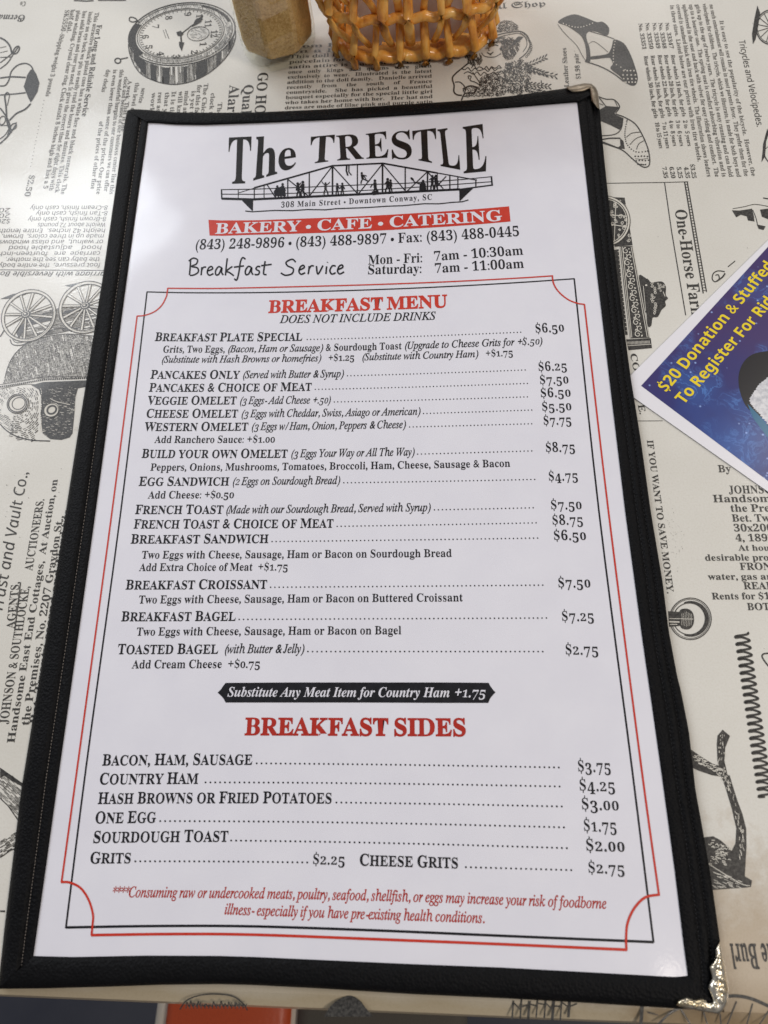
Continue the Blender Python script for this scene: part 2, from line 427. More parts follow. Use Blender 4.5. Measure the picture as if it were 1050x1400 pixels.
OUT_B = [(-3, 1352), (60, 1351.5), (150, 1349), (220, 1346.5), (300, 1345.5), (350, 1347), (430, 1351), (560, 1359), (690, 1365), (800, 1371), (925, 1379), (990, 1384)]
IN_B = [(46, 1307), (100, 1308.5), (200, 1306.5), (300, 1307), (350, 1308.5), (450, 1313), (560, 1318), (690, 1323), (800, 1329), (890, 1334), (925, 1336), (940, 1334)]
def loft(name, outer, inner, prof, n, m, parent=menu, cuts=None, drop=True):
    A = resample(outer, n); B = resample(inner, n)
    vs, fs = [], []
    M_ = len(prof)
    for i in range(n):
        for (t, z) in prof:
            q = A[i]*(1 - t) + B[i]*t
            vs.append(P(q[0], q[1], z))
        if drop:
            a = P(A[i][0], A[i][1], prof[0][1]); vs.append((a[0], a[1], 0.0004))
    st = M_ + (1 if drop else 0)
    for i in range(n - 1):
        for j in range(M_ - 1): fs.append((i*st + j, (i + 1)*st + j, (i + 1)*st + j + 1, i*st + j + 1))
        if drop: fs.append((i*st + M_, (i + 1)*st + M_, (i + 1)*st, i*st))
    return part(meshobj(name, vs, fs, m, None, True), parent)
# right strip: layered, stitched panel edges give three long ridges
pr = [(0, 0.0008), (0.02, 0.0022), (0.06, 0.0028), (0.22, 0.0030), (0.27, 0.0024), (0.29, 0.0024), (0.32, 0.0035), (0.38, 0.0038), (0.50, 0.0038), (0.55, 0.0033), (0.57, 0.0033), (0.60, 0.0040), (0.68, 0.0043), (0.86, 0.0042), (0.96, 0.0040), (0.985, 0.0036), (1.0, 0.0032)]
pl = [(0, 0.0006), (0.03, 0.0022), (0.08, 0.0034), (0.2, 0.0043), (0.45, 0.0045), (0.60, 0.0041), (0.64, 0.0034), (0.67, 0.0034), (0.71, 0.0041), (0.8, 0.0043), (0.93, 0.0042), (0.98, 0.0038), (1.0, 0.0032)]
pt = [(0, 0.0008), (0.04, 0.0026), (0.12, 0.0038), (0.3, 0.0044), (0.6, 0.0045), (0.85, 0.0043), (0.96, 0.0038), (1.0, 0.0032)]
loft('side_binding', OUT_L, IN_L, pl, 120, M_LEATHER)
loft('side_binding', OUT_R, IN_R, pr, 120, M_LEATHER)
bt = loft('end_binding', OUT_T, IN_T, [(t, z + 0.0003) for t, z in pt], 90, M_LEATHER)
bb = loft('end_binding', OUT_B, IN_B, [(t, z + 0.0003) for t, z in pt], 90, M_LEATHER)
# stitching: short threads sunk in the grooves of the strips
def stitches(name, outer, inner, t0, z, pitch, m, wpx=0.9, length=0.6):
    A = resample(outer, 400); B = resample(inner, 400); L = [tuple(A[i]*(1 - t0) + B[i]*t0) for i in range(400)]
    Lr = np.array(L); tot = np.linalg.norm(np.diff(Lr, axis=0), axis=1).sum(); k = int(tot/pitch)
    R = resample(L, k*2 + 1); vs, fs = [], []
    for i in range(0, 2*k - 1, 2):
        a = np.array(P(*R[i], z)); b = np.array(P(*(R[i] + (R[i + 1] - R[i])*2*length), z)); d = b - a; l = np.linalg.norm(d)
        if l < 1e-6: continue
        d /= l; nn = np.array([-d[1], d[0], 0]); h = np.array([0, 0, 1]); r = wpx*0.00016
        n = len(vs); mid = (a + b)/2 + h*r*1.2
        vs += [tuple(q) for q in (a + nn*r, a - nn*r, mid + nn*r, mid - nn*r, mid + h*r, b + nn*r, b - nn*r)]
        fs += [(n, n+2, n+4), (n, n+4, n+1), (n+1, n+4, n+3), (n+2, n+5, n+4), (n+4, n+5, n+6), (n+4, n+6, n+3)]
    o = part(meshobj(name, vs, fs, m)); o['kind'] = 'stuff'; return o
stitches('stitching', OUT_L, IN_L, 0.655, 0.0035, 4.6, M_WORN, 0.7)
stitches('stitching', OUT_R, IN_R, 0.28, 0.0026, 6, M_THREAD)
stitches('stitching', OUT_R, IN_R, 0.56, 0.0035, 6, M_THREAD)
# cover board under everything
ring = [P(x, y, 0.0006) for x, y in OUT_T + OUT_R[1:] + OUT_B[::-1][1:] + OUT_L[::-1][1:-1]]
cx_, cy_ = np.mean([r[0] for r in ring]), np.mean([r[1] for r in ring])
ring = [(cx_ + (r[0] - cx_)*0.992, cy_ + (r[1] - cy_)*0.995) for r in ring]
nr = len(ring)
part(meshobj('cover_board', [(x, y, 0.0004) for x, y in ring] + [(x, y, 0.0006) for x, y in ring], tessellate_polygon([[Vector((x, y, 0)) for x, y in ring]]) + [tuple(nr + i for i in f) for f in tessellate_polygon([[Vector((x, y, 0)) for x, y in ring]])] + [(i, (i + 1) % nr, nr + (i + 1) % nr, nr + i) for i in range(nr)], M_LEATHER))
# the page: a Coons patch through the four measured edges
def coons(n, m, z, grow=0.0):
    T = resample(IN_T, n); B = resample(IN_B, n); L = resample(IN_L, m); R = resample(IN_R, m); vs = []
    for j in range(m):
        v = j/(m - 1)
        for i in range(n):
            u = i/(n - 1)
            q = (1 - v)*T[i] + v*B[i] + (1 - u)*L[j] + u*R[j] - ((1-u)*(1-v)*T[0] + u*(1-v)*T[-1] + (1-u)*v*B[0] + u*v*B[-1])
            vs.append(P(q[0] + (u - 0.5)*grow, q[1] + (v - 0.5)*grow, z))
    return vs, [(j*n + i, (j + 1)*n + i, (j + 1)*n + i + 1, j*n + i + 1) for j in range(m - 1) for i in range(n - 1)]
vs, fs = coons(30, 44, ZP, 5.0)
page = part(meshobj('page', vs, fs, M_PAGE, None, True)); page['label'] = 'white laminated breakfast page with a red and black double frame'
ZI = ZP + 0.00007
def bend(x, y):
    xl = 203 + (47 - 203)*(y - 170)/1137; xr = 789 + (940 - 789)*(y - 140)/1195
    t = min(max((x - xl)/(xr - xl), 0), 1)
    A = np.interp(y, [180, 400, 700, 950, 1270], [4.5, 6.0, 1.8, -1.5, -8.0])
    return A*(t*(1 - t)**1.3)/0.2447
def pp(name, ink, m=M_INK, label=None):
    o = ink.build(name, m, None, None)
    if o:
        o.parent = page
        if label: o['label'] = label
    return o
# --- logo
g = Ink(ZI)
for c, q in (('T', ((313, 188), (344, 186.5), (341.5, 250.5), (311, 251.5))), ('h', ((350.5, 187), (379, 185), (379, 237.5), (346, 247))), ('e', ((381, 203.5), (404.5, 201), (404.5, 230.5), (380.5, 235))),
             ('T', ((425, 187), (458, 184), (455, 220), (424, 224))), ('R', ((459.5, 185.5), (493, 182), (497.5, 217), (461, 219.5))), ('E', ((500, 183), (530, 179), (531.5, 215.5), (501, 217))), ('S', ((534.5, 181), (561.5, 177), (563.5, 218.5), (536, 217.5))),
             ('T', ((563.5, 179), (596, 175), (597, 224), (566, 218))), ('L', ((598, 177), (622, 173.5), (631, 232.5), (602.5, 227))), ('E', ((632.5, 173.5), (662, 169), (666.5, 234), (634, 237)))):
    g.letter(c, q, 'semi' if c in 'he' else 'bold')
pp('logo_lettering', g, M_LOGO, 'large black slab lettering The TRESTLE arched over the bridge')
g = Ink(ZI); _st = g.stroke; g.stroke = lambda p, w, w2=None, closed=False: _st(p, w*1.22, w2, closed)
def chord(x): return float(np.interp(x, [347.6, 454.5, 523, 652], [256.7, 226.5, 223, 246]))
def deck(x): return float(np.interp(x, [302, 345, 480, 629, 672], [271.2, 272.5, 266, 258.6, 253]))
g.stroke([(303, 271.5), (345, 272.6), (480, 266.2), (629, 258.8)], 2.6); g.stroke([(629, 258.8), (673, 253)], 1.6)
for a in ([(302, 259.2), (348, 258.6), (422, 255.7), (500, 252.4), (556, 250.5), (630, 245.6), (673, 241.4)], [(304, 265.4), (350, 265.6), (422, 263.6), (500, 260.2), (556, 256.8), (624, 252), (672, 248.4)]): g.stroke(a, 1.0)
g.stroke([(302.8, 258.6), (303.2, 272)], 1.6); g.stroke([(671.8, 240.8), (673, 254)], 1.9)
g.stroke([(347.6, 256.8), (454.5, 226.6), (523, 223.2), (598, 236.5)], 1.9); g.stroke([(598, 236.5), (652, 246.2)], 1.3); g.stroke([(325, 264), (350, 256.4)], 0.8)
for x, w_ in ((325.7, .9), (347.6, 1.2), (361, 1.0), (393.4, 1.4), (422.8, 1.4), (454.6, 1.9), (488.6, 1.3), (523, 1.9), (554, 1.4), (584.5, 1.7), (598, 1.0), (615, 1.4), (626, 1.3), (650.6, 1.3)):
    t_ = chord(x) if 347 < x < 652 else deck(x) - 12.5
    g.stroke([(x, t_), (x, deck(x))], w_)
for a, b2 in (((454.5, 227), (423, 268)), ((454.5, 227), (489, 265)), ((523, 224), (490, 265)), ((523, 224), (555, 262)), ((584, 235), (556, 262)), ((393.5, 245), (421.5, 268)), ((365.5, 253), (376, 269)), ((584.5, 235), (606, 258)), ((610, 241), (596, 256))):
    g.stroke([a, b2], 1.3)
for x, y in ((454.5, 227), (523, 223.8), (489, 266), (555, 262), (422, 268.5)): g.ell(x, y, 2.2, 1.5, 0, None, n=8)
g.poly([(328.6, 272), (346.2, 273), (345, 288.6)]); g.poly([(627.6, 258), (648, 256.4), (628.8, 275)])
g.stroke([(345.4, 272), (345.2, 288)], 1.1); g.stroke([(628.6, 258), (628.8, 275)], 1.1)
g.stroke([(335.4, 288.4), (345, 289.4), (376, 287.6), (400, 287.9), (420, 286.4), (445, 286.8), (460, 285.2), (500, 283.8), (530, 281.8), (550, 281.2), (580, 278.4), (600, 278.6), (618, 276.6), (632, 275.8), (640.5, 273.2)], 1.2)
pp('bridge_emblem', g, M_INK, 'line drawing of a steel truss bridge')
def person(x, y, h, arms, legs, lean=0):
    hx = x + lean*h
    g.ell(hx, y - h*0.9, h*0.095, h*0.1, 0, None, n=8)
    g.poly([(hx - h*0.1, y - h*0.8), (hx + h*0.1, y - h*0.8), (x + h*0.1, y - h*0.42), (x - h*0.1, y - h*0.42)])
    for (ax, ay) in arms: g.stroke([(hx, y - h*0.76), (hx + ax*h*0.6, y - h*0.76 + (ay)*h*0.4), (hx + ax*h, y - h*0.76 + ay*h)], h*0.075)
    for (lx, ly) in legs: g.stroke([(x, y - h*0.46), (x + lx*h*0.8, y - h*0.25), (x + lx*h, y - h*ly)], h*0.1)
g = Ink(ZI + 0.00006)
person(379, 270, 17, [(.2, .3)], [(.1, 0), (-.15, 0)]); person(386, 270, 20, [(.2, .3), (-.3, .2)], [(.15, 0), (-.1, 0)], .02); g.poly([(374, 262), (378, 256), (389, 255), (391, 268), (376, 268)])
person(408, 270, 21, [(.2, -.2), (-.1, .3)], [(.2, 0), (-.1, 0)], -.05); person(414, 269, 22, [(-.2, .2)], [(.1, 0), (-.2, 0)], .0)
person(445, 266, 17, [(.35, -.25), (-.3, -.3)], [(.2, 0), (-.12, 0)]); person(461, 267, 17, [(.2, .25)], [(.1, 0), (-.1, 0)]); person(468, 266.5, 17, [(-.2, .25), (.2, .3)], [(.1, 0), (-.1, 0)])
g.stroke([(474, 226), (473.5, 233), (475.5, 240)], 2.2); g.stroke([(477, 226), (477, 235), (480.5, 239.5)], 1.6)
person(496, 252, 17, [(.4, .1), (.35, .35)], [(.55, .35), (-.15, 0.05)], -.08)
person(513, 266, 21, [(-.3, .3), (.1, .4)], [(.2, .0), (-.1, 0)], -.02); g.poly([(508, 262), (515, 260), (520, 265), (510, 267)])
person(530, 264, 21, [(-.2, .2), (.2, .2)], [(.15, 0), (-.15, 0)]); person(534, 263, 18, [(.1, .3)], [(.1, 0), (-.1, 0)])
g.poly([(573, 261), (574, 251), (578, 248), (582, 251), (583, 260)]); g.stroke([(576, 252), (567, 249), (562.5, 243.5)], 1.6); g.ell(563.5, 244.5, 3.0, 1.6, 40, None, n=8); g.ell(578.5, 247.5, 1.9, 1.9, 0, None, n=8)
person(591, 259, 20, [(-.2, .1), (.2, -.15)], [(.1, 0), (-.1, 0)]); person(596, 258.6, 20, [(.15, .3)], [(.1, 0), (-.1, 0)])
pp('bridge_figures', g, M_INK, 'small black silhouettes of people on the bridge')
g = Ink(ZI)
g.text('308 Main Street \u2022 Downtown Conway, SC', (384, 283.8), (591, 273), 7.6, 'semi', track=0.09)
pp('address_line', g)
# red band
g = Ink(ZI)
tp = [(285, 300.5), (300, 301.3), (350, 301.2), (400, 299.2), (460, 297.2), (525, 294), (600, 289.5), (650, 286), (696, 282)]
bt_ = [(286.5, 322), (300, 322.5), (350, 320.8), (400, 319.6), (460, 317.6), (525, 314.8), (600, 310.5), (650, 307), (698, 302.8)]
A, B = resample(tp, 24), resample(bt_, 24)
g.px([tuple(p) for p in A] + [tuple(p) for p in B], [(i, i + 1, 25 + i, 24 + i) for i in range(23)])
pp('red_band', g, M_RED)
g = Ink(ZI + 0.00006)
g.text([('BAKERY \u2022 CAFE \u2022 CATERING', 'wide')], (293.5, 319.6), (687, 301.4), 14.2, 'wide', bend=lambda x, y: 2.2*math.sin((x - 290)/400*math.pi), res=4)
pp('band_lettering', g, M_PAGE, 'white lettering on the red band')
g = Ink(ZI); b2_ = lambda x, y: 4.2*math.sin((x - 203)/586*math.pi)
g.text('(843) 248-9896 \u2022 (843) 488-9897 \u2022 Fax: (843) 488-0445', (266, 341), (711, 322.5), 13.2, 'semi', bend=b2_, track=0.012, res=3)
pp('telephone_line', g)
g = Ink(ZI)
g.text('Mon - Fri:', (503, 361.6), (578, 358.4), 12.6, 'semi', res=3); g.text('7am - 10:30am', (593, 356.5), (716, 348), 12.4, 'semi', res=3)
g.text('Saturday:', (502, 375), (577, 373), 12.6, 'semi', res=3); g.text('7am - 11:00am', (594, 373), (717, 366), 12.4, 'semi', res=3)
pp('opening_hours', g)
# handwritten heading
g = Ink(ZI)
def hand(strokes, ox, oy, s, w_=2.2):
    for st in strokes: g.curve([(ox + x*s*0.995, oy - y*s*1.12 - 0.010*(ox + x*s - 365)) for x, y in st], w_, k=6)
X0, Y0 = 258, 376
hand([[(2.5, 19), (2, 10), (1, 1)], [(0, 18), (6, 21.5), (12, 19.5), (10.5, 14.5), (4, 11.5), (12, 9.5), (13, 4.5), (7, 1), (1.5, 0.5)],          # B
      [(18, 10.5), (17.5, 5), (17, 0.5)], [(17.5, 6), (20, 10), (24, 10.5)],                                                     # r
      [(25.5, 5.5), (32.5, 8), (31.5, 11), (27.5, 9.5), (25.5, 4), (28.5, 0.5), (34, 2.5)],                                      # e
      [(45, 9.5), (41, 10.8), (37, 6), (37.5, 1), (41.5, 1.8), (45.5, 9.5), (45.2, 4), (47.5, 0.5)],                              # a
      [(53, 21), (51.5, 10), (50.5, 0)], [(60, 11), (52, 5.5), (56, 3.5), (62, -0.5)],                                                # k
      [(78, 19.5), (74, 21.5), (71, 16), (69, 4), (66, -5.5), (62.5, -4)], [(62, 10), (76, 11.5)],                                   # f
      [(86, 9.5), (82, 10.8), (78, 6), (78.5, 1), (82.5, 1.8), (86.5, 9.5), (86.2, 4), (88.5, 0.5)],                              # a
      [(98.5, 10.2), (94.5, 10.6), (92.5, 7.5), (97, 4.5), (95.5, 0.8), (90.5, 0.8)],                                             # s
      [(105, 17), (103.5, 8), (103, 1.5), (107, 0.5)], [(99.5, 11.5), (114, 13)]], X0, Y0, 1.0)
hand([[(147, 15.5), (142, 19), (134, 15.5), (136, 11), (143.5, 7.5), (142, 1.5), (133, -0.5), (126.5, 2.5)],                      # S
      [(151.5, 5.5), (158.5, 8.5), (157.5, 11.5), (153.5, 9.5), (151.5, 4), (154.5, 0.5), (160, 2.5)],                            # e
      [(165.5, 10.5), (165, 5), (164, 0.5)], [(165, 6), (168, 10.5), (172, 10.5)],                                               # r
      [(175.5, 10.5), (177.5, 0.5), (184.5, 11)],                                                                              # v
      [(189.5, 10), (188.5, 0.5)], [(190.5, 14.5), (190.9, 15.3)],                                                                 # i
      [(202, 10), (197.5, 10.5), (194, 5), (196.5, 0.5), (202, 2)],                                                              # c
      [(204.5, 5.5), (211.5, 8.5), (210.5, 11.5), (206.5, 9.5), (204.5, 4), (207.5, 0.5), (213.5, 3)]], X0, Y0, 1.0)
pp('handwritten_heading', g, M_INK, 'handwritten words Breakfast Service')
# frame
g = Ink(ZI)
WT = 0.00064
def wline(ink, pts, w_):                       # constant real width
    q = [np.array(P(x, y, ink.z)[:2]) for x, y in pts]; L, R = [], []
    for i in range(len(q)):
        a, b = q[max(i - 1, 0)], q[min(i + 1, len(q) - 1)]; d = b - a; l = np.linalg.norm(d) or 1; nn = np.array([-d[1], d[0]])/l
        L.append(q[i] + nn*w_/2); R.append(q[i] - nn*w_/2)
    n = len(q); ink.world(L + R, [(i, i + 1, n + i + 1, n + i) for i in range(n - 1)])
wline(g, spl([(200.5, 399), (260, 400.2), (350, 400), (440, 398.2), (525, 395.5), (610, 391.8), (700, 386.8), (785.5, 381)]), WT)
wline(g, spl([(90, 1268), (220, 1266), (350, 1266.6), (525, 1272.5), (700, 1280), (893.5, 1288)]), WT*1.15)
wline(g, spl([(201, 399), (165, 700), (117.5, 1050), (90, 1269)]), WT)
wline(g, spl([(785, 380.5), (819, 700), (864, 1050), (893.5, 1288.5)]), WT)
pp('frame_line', g, M_INK, 'thin black inner frame line')
g = Ink(ZI + 0.00005)
wline(g, spl([(229, 394), (290, 394.3), (350, 393.2), (440, 391), (525, 388.5), (610, 385.2), (700, 380.6), (756, 377)]), WT)
wline(g, [(229.3, 393.6), (228, 404)], WT); wline(g, spl([(228, 404), (222, 416), (212, 425.5), (198, 431), (187.5, 432)], 6), WT)
wline(g, spl([(187.5, 431.5), (153, 700), (105.5, 1050), (84, 1206.5)]), WT)
wline(g, spl([(83.5, 1206), (95, 1206.5), (110, 1214), (121, 1230), (127, 1250), (126.5, 1264), (125, 1279)], 6), WT*1.1)
wline(g, spl([(124.5, 1278.5), (240, 1277), (350, 1278), (525, 1284.5), (700, 1291.5), (857, 1298.5)]), WT*1.2)
wline(g, spl([(856.5, 1299), (856, 1282), (858, 1262), (867, 1242), (882, 1227), (902, 1223)], 6), WT*1.1)
wline(g, spl([(901, 1223.5), (877, 1050), (832, 700), (799, 416)]), WT)
wline(g, spl([(799.3, 416), (789, 414.5), (776, 409), (764, 399), (757, 388), (755, 376.5)], 6), WT)
pp('frame_line', g, M_RED, 'red outer frame line with scooped corners')
# headings
g = Ink(ZI); g.text('BREAKFAST MENU', (366.5, 427.4), (612, 419.6), 16.3, 'black2', bend=bend, res=4); pp('heading', g, M_RED, 'red heading BREAKFAST MENU')
g = Ink(ZI); g.text([('DOES NOT INCLUDE DRINKS', 'italic')], (383, 441.6), (596, 436.8), 10.4, 'italic', bend=bend, res=3); pp('subheading', g)
g = Ink(ZI); g.text('BREAKFAST SIDES', (334, 1004.5), (638, 1006), 22.8, 'black2', res=4); pp('heading', g, M_DRED, 'dark red heading BREAKFAST SIDES')
g = Ink(ZI); g.poly([(297.5, 947), (302, 942.5), (305, 938), (308.5, 933.6), (400, 933), (500, 933), (600, 933), (668, 933.5), (670.5, 938), (674, 943), (677.5, 946.5), (673.5, 950.5), (670, 955), (667.5, 961), (600, 961), (500, 960.5), (400, 960.5), (308.5, 960.5), (305.5, 955), (302, 951)]); pp('black_label', g)
g = Ink(ZI + 0.00006); g.text([('Substitute Any Meat Item for Country Ham +1.75', 'bolditalic')], (311, 952.2), (664, 953.2), 13, 'bolditalic', res=3, osf=True); pp('label_lettering', g, M_PAGE, 'white italic lettering on the black label')
I_, R_, S_ = 'italic', 'roman', 'semi'
rows = [  # name, desc, dots, price, cap
 ((('BREAKFAST PLATE SPECIAL', 211, 466, 413, 465.6),), ((420, 465), (712, 455)), ('$6.50', 732, 455.2, 772, 453), 10.8),
 ((('PANCAKES ONLY', 205, 517.5, 327, 517.5), ('(Served with Butter & Syrup)', 331, 517, 470, 515.5)), ((475, 514.6), (718, 506.6)), ('$6.25', 736, 507.4, 776, 506), 10.8),
 ((('PANCAKES & CHOICE OF MEAT', 203, 535.3, 426, 534),), ((431, 533.2), (721, 525)), ('$7.50', 738, 525.4, 778, 524), 10.8),
 ((('VEGGIE OMELET', 201, 553, 323, 552.6), ('(3 Eggs- Add Cheese +.50)', 327, 552.4, 452, 551.4)), ((457, 550.4), (721, 543.4)), ('$6.50', 739, 543.4, 781, 542), 10.9),
 ((('CHEESE OMELET', 199, 570.8, 325, 570.6), ('(3 Eggs with Cheddar, Swiss, Asiago or American)', 329, 570.4, 575, 567)), ((579, 566.2), (727, 561.4)), ('$5.50', 741, 562, 782, 560.6), 10.9),
 ((('WESTERN OMELET', 197, 589, 339, 588.5), ('(3 Eggs w/ Ham, Onion, Peppers & Cheese)', 343, 588, 555, 585)), ((560, 584.6), (727, 580.2)), ('$7.75', 743, 581, 782, 580), 11),
 ((('BUILD YOUR OWN OMELET', 193, 625.8, 393, 625.6), ('(3 Eggs Your Way or All The Way)', 397, 625.2, 567, 622.6)), ((571, 621.8), (727, 617.4)), ('$8.75', 746, 618, 787, 617.4), 11.3),
 ((('EGG SANDWICH', 189, 664, 313, 663.6), ('(2 Eggs on Sourdough Bread)', 317, 663.2, 465, 661.6)), ((470, 661), (731, 656.4)), ('$4.75', 750, 657.4, 791, 656.6), 11.4),
 ((('FRENCH TOAST', 184, 702.6, 305, 702.2), ('(Made with our Sourdough Bread, Served with Syrup)', 308, 702, 589, 698.6)), ((594, 698), (729, 695.2)), ('$7.50', 753, 696.6, 796, 696), 11.6),
 ((('FRENCH TOAST & CHOICE OF MEAT', 182, 722.4, 456, 721.2),), ((461, 720.6), (733, 715.8)), ('$8.75', 755, 717.6, 798, 717), 11.7),
 ((('BREAKFAST SANDWICH', 178, 743, 367, 742.2),), ((372, 741.4), (735, 736.6)), ('$6.50', 757, 738.6, 802, 738), 11.8),
 ((('BREAKFAST CROISSANT', 171, 805.8, 365, 804.8),), ((370, 804), (742, 801)), ('$7.50', 763, 803.4, 808, 803), 12.2),
 ((('BREAKFAST BAGEL', 165, 849.2, 322, 848.6),), ((327, 848), (747, 846)), ('$7.25', 768, 849.2, 813, 849), 12.4),
 ((('TOASTED BAGEL', 160, 894.2, 298, 893.6), ('(with Butter & Jelly)', 306, 893, 416, 892.6)), ((421, 892), (742, 892)), ('$2.75', 773, 895, 819, 895), 12.8),
 ((('BACON, HAM, SAUSAGE', 139, 1046.5, 345, 1045.4),), ((351, 1045), (764, 1050.6)), ('$3.75', 790, 1055, 836, 1055.6), 14.2),
 ((('COUNTRY HAM', 135, 1072.4, 271, 1071.4),), ((281, 1071), (765, 1076.6)), ('$4.25', 792, 1081.2, 842, 1082), 14.4),
 ((('HASH BROWNS OR FRIED POTATOES', 133, 1099, 454, 1098.4),), ((460, 1098.6), (768, 1104)), ('$3.00', 795, 1107, 847, 1108), 14.6),
 ((('ONE EGG', 129, 1125.6, 213, 1124.6),), ((219, 1124), (771, 1132.6)), ('$1.75', 798, 1136.4, 844, 1137.4), 14.8),
 ((('SOURDOUGH TOAST', 126, 1152.4, 312, 1150.6),), ((316, 1150.6), (775, 1161)), ('$2.00', 801, 1163.4, 855, 1164.4), 15),
]
for names, dt, pr_, cap in rows:
    g = Ink(ZI)
    g.text([(names[0][0], 'news')], names[0][1:3], names[0][3:5], cap*1.06, 'news', bend=bend, smallcaps=True, res=3)
    if len(names) > 1: g.text([(names[1][0], I_)], names[1][1:3], names[1][3:5], cap*0.92, I_, bend=bend, res=2, osf=True)
    sc_ = cap/11.0
    g.dots(dt[0], dt[1], float(np.interp(cap, [10.8, 12.8, 15], [0.9, 1.2, 1.45])), float(np.interp(cap, [10.8, 12.8, 15], [4.7, 6.2, 6.7])), bend)
    g.text([(pr_[0], 'bold')], (pr_[1], pr_[2]), (pr_[3], pr_[4]), cap*1.14, 'bold', res=3, osf=True, track=0.05)
    pp('menu_item', g)
g = Ink(ZI)
g.text([('GRITS', 'news')], (122, 1180.4), (179, 1180), 15.2, 'news', smallcaps=True, res=3); g.dots((185, 1179), (420, 1180.6), 1.45, 6.7, bend)
g.text([('$2.25', 'bold')], (427, 1181.6), (472, 1182.4), 14.6, 'bold', osf=True, res=3, track=0.04)
g.text([('CHEESE GRITS', 'news')], (491, 1183), (627, 1187), 15.6, 'news', smallcaps=True, res=3); g.dots((637, 1187), (781, 1191), 1.45, 6.7)
g.text([('$2.75', 'bold')], (804, 1193.4), (855, 1195), 15.6, 'bold', osf=True, res=3, track=0.05)
pp('menu_item', g)
subs = [([('Grits, Two Eggs, ', R_), ('(Bacon, Ham or Sausage)', I_), (' & Sourdough Toast ', R_), ('(Upgrade to Cheese Grits for +$.50)', I_)], (222, 482), (742, 470.6), 9.4),
 ([('(Substitute with Hash Browns or homefries)   ', I_), ('+$1.25   ', R_), ('(Substitute with Country Ham)   ', I_), ('+$1.75', R_)], (220, 495.8), (702, 486.4), 9.2),
 ([('Add Ranchero Sauce: +$1.00', R_)], (211, 605.4), (376, 605), 9.6),
 ([('Peppers, Onions, Mushrooms, Tomatoes, Broccoli, Ham, Cheese, Sausage & Bacon', R_)], (205, 643.4), (698, 638), 9.8),
 ([('Add Cheese: +$0.50', R_)], (202, 681.4), (320, 681), 10),
 ([('Two Eggs with Cheese, Sausage, Ham or Bacon on Sourdough Bread', R_)], (193, 763.6), (618, 761.2), 10.4),
 ([('Add Extra Choice of Meat  +$1.75', R_)], (190, 780.6), (394, 779.8), 10.4),
 ([('Two Eggs with Cheese, Sausage, Ham or Bacon on Buttered Croissant', R_)], (189, 825), (633, 822), 10.8),
 ([('Two Eggs with Cheese, Sausage, Ham or Bacon on Bagel', R_)], (186, 869), (549, 867), 11.0),
 ([('Add Cream Cheese  +$0.75', R_)], (180, 913.8), (356, 913), 11.2)]
for t, a, b, cap in subs:
    g = Ink(ZI); g.text(t, a, b, cap, R_, bend=bend, res=2, osf=True); pp('item_description', g)
g = Ink(ZI)
g.text([('****Consuming raw or undercooked meats, poultry, seafood, shellfish, or eggs may increase your risk of foodborne', 'italic')], (152, 1226.4), (830, 1242.4), 14.4, I_, bend=lambda x, y: -3.6*math.sin((x - 152)/678*math.pi), res=2)
g.text([('illness- especially if you have pre-existing health conditions.', 'italic')], (307, 1250), (663, 1262), 14.4, I_, res=2)
pp('health_notice', g, M_DRED, 'small red italic health notice')
# --- metal corners
def metal_corner(name, path_out, path_in, z, m, label, beads=()):
    n = 26; A = resample(path_out, n); B = resample(path_in, n); vs, fs = [], []
    prof = [(-0.10, 0.0005), (-0.06, 0.0035), (0, z), (0.25, z + 0.0007), (0.6, z + 0.0008), (0.9, z + 0.0004), (1.0, z - 0.0003)]
    for i in range(n):
        for t, zz in prof: q = A[i]*(1 - t) + B[i]*t; vs.append(P(q[0], q[1], zz))
    M_ = len(prof)
    fs = [(i*M_ + j, (i + 1)*M_ + j, (i + 1)*M_ + j + 1, i*M_ + j + 1) for i in range(n - 1) for j in range(M_ - 1)]
    fs += [tuple(range(M_)), tuple((n - 1)*M_ + j for j in range(M_))[::-1]]
    for bx, by, br in beads:
        c0 = np.array(P(bx, by, z + 0.0006)); b0 = len(vs)
        for i in range(5):
            ph = math.pi/2*i/4
            for j in range(10): th = 2*math.pi*j/10; vs.append((c0[0] + br*math.cos(th)*math.cos(ph), c0[1] + br*math.sin(th)*math.cos(ph), c0[2] + br*0.9*math.sin(ph)))
        fs += [(b0 + i*10 + j, b0 + i*10 + (j + 1) % 10, b0 + (i + 1)*10 + (j + 1) % 10, b0 + (i + 1)*10 + j) for i in range(4) for j in range(10)]
    o = part(meshobj(name, vs, fs, m, None, True)); o['label'] = label; return o
metal_corner('corner_protector', [(774, 119.6), (785, 117.4), (800, 114.6), (808, 115), (814, 120), (817, 128), (818, 138), (819, 149)],
             [(779, 124), (783, 126.5), (790, 126.3), (797, 125.4), (806, 121.5), (807, 127), (808.5, 138), (815, 146)], 0.0048, M_BRASS, 'dull brass corner plate, chipped at its inner edge')
metal_corner('corner_protector', [(984, 1288), (987, 1305), (991, 1330), (994, 1352), (993, 1372), (984, 1386), (968, 1383), (950, 1380), (934, 1377), (925, 1374)],
             [(978, 1300), (979, 1312), (970, 1322), (974, 1337), (968, 1350), (973, 1362), (976, 1370), (968, 1372), (960, 1364), (950, 1368), (940, 1363), (929, 1367)], 0.005, M_SILV, 'shiny ornate corner plate with scalloped edge and beads',
             [(983, 1322, .0011), (985, 1338, .0012), (987, 1354, .0012), (979, 1346, .0009), (984, 1366, .0014), (976, 1376, .001), (962, 1376, .0009), (950, 1374, .0009), (938, 1371, .0008), (982, 1308, .0008)])
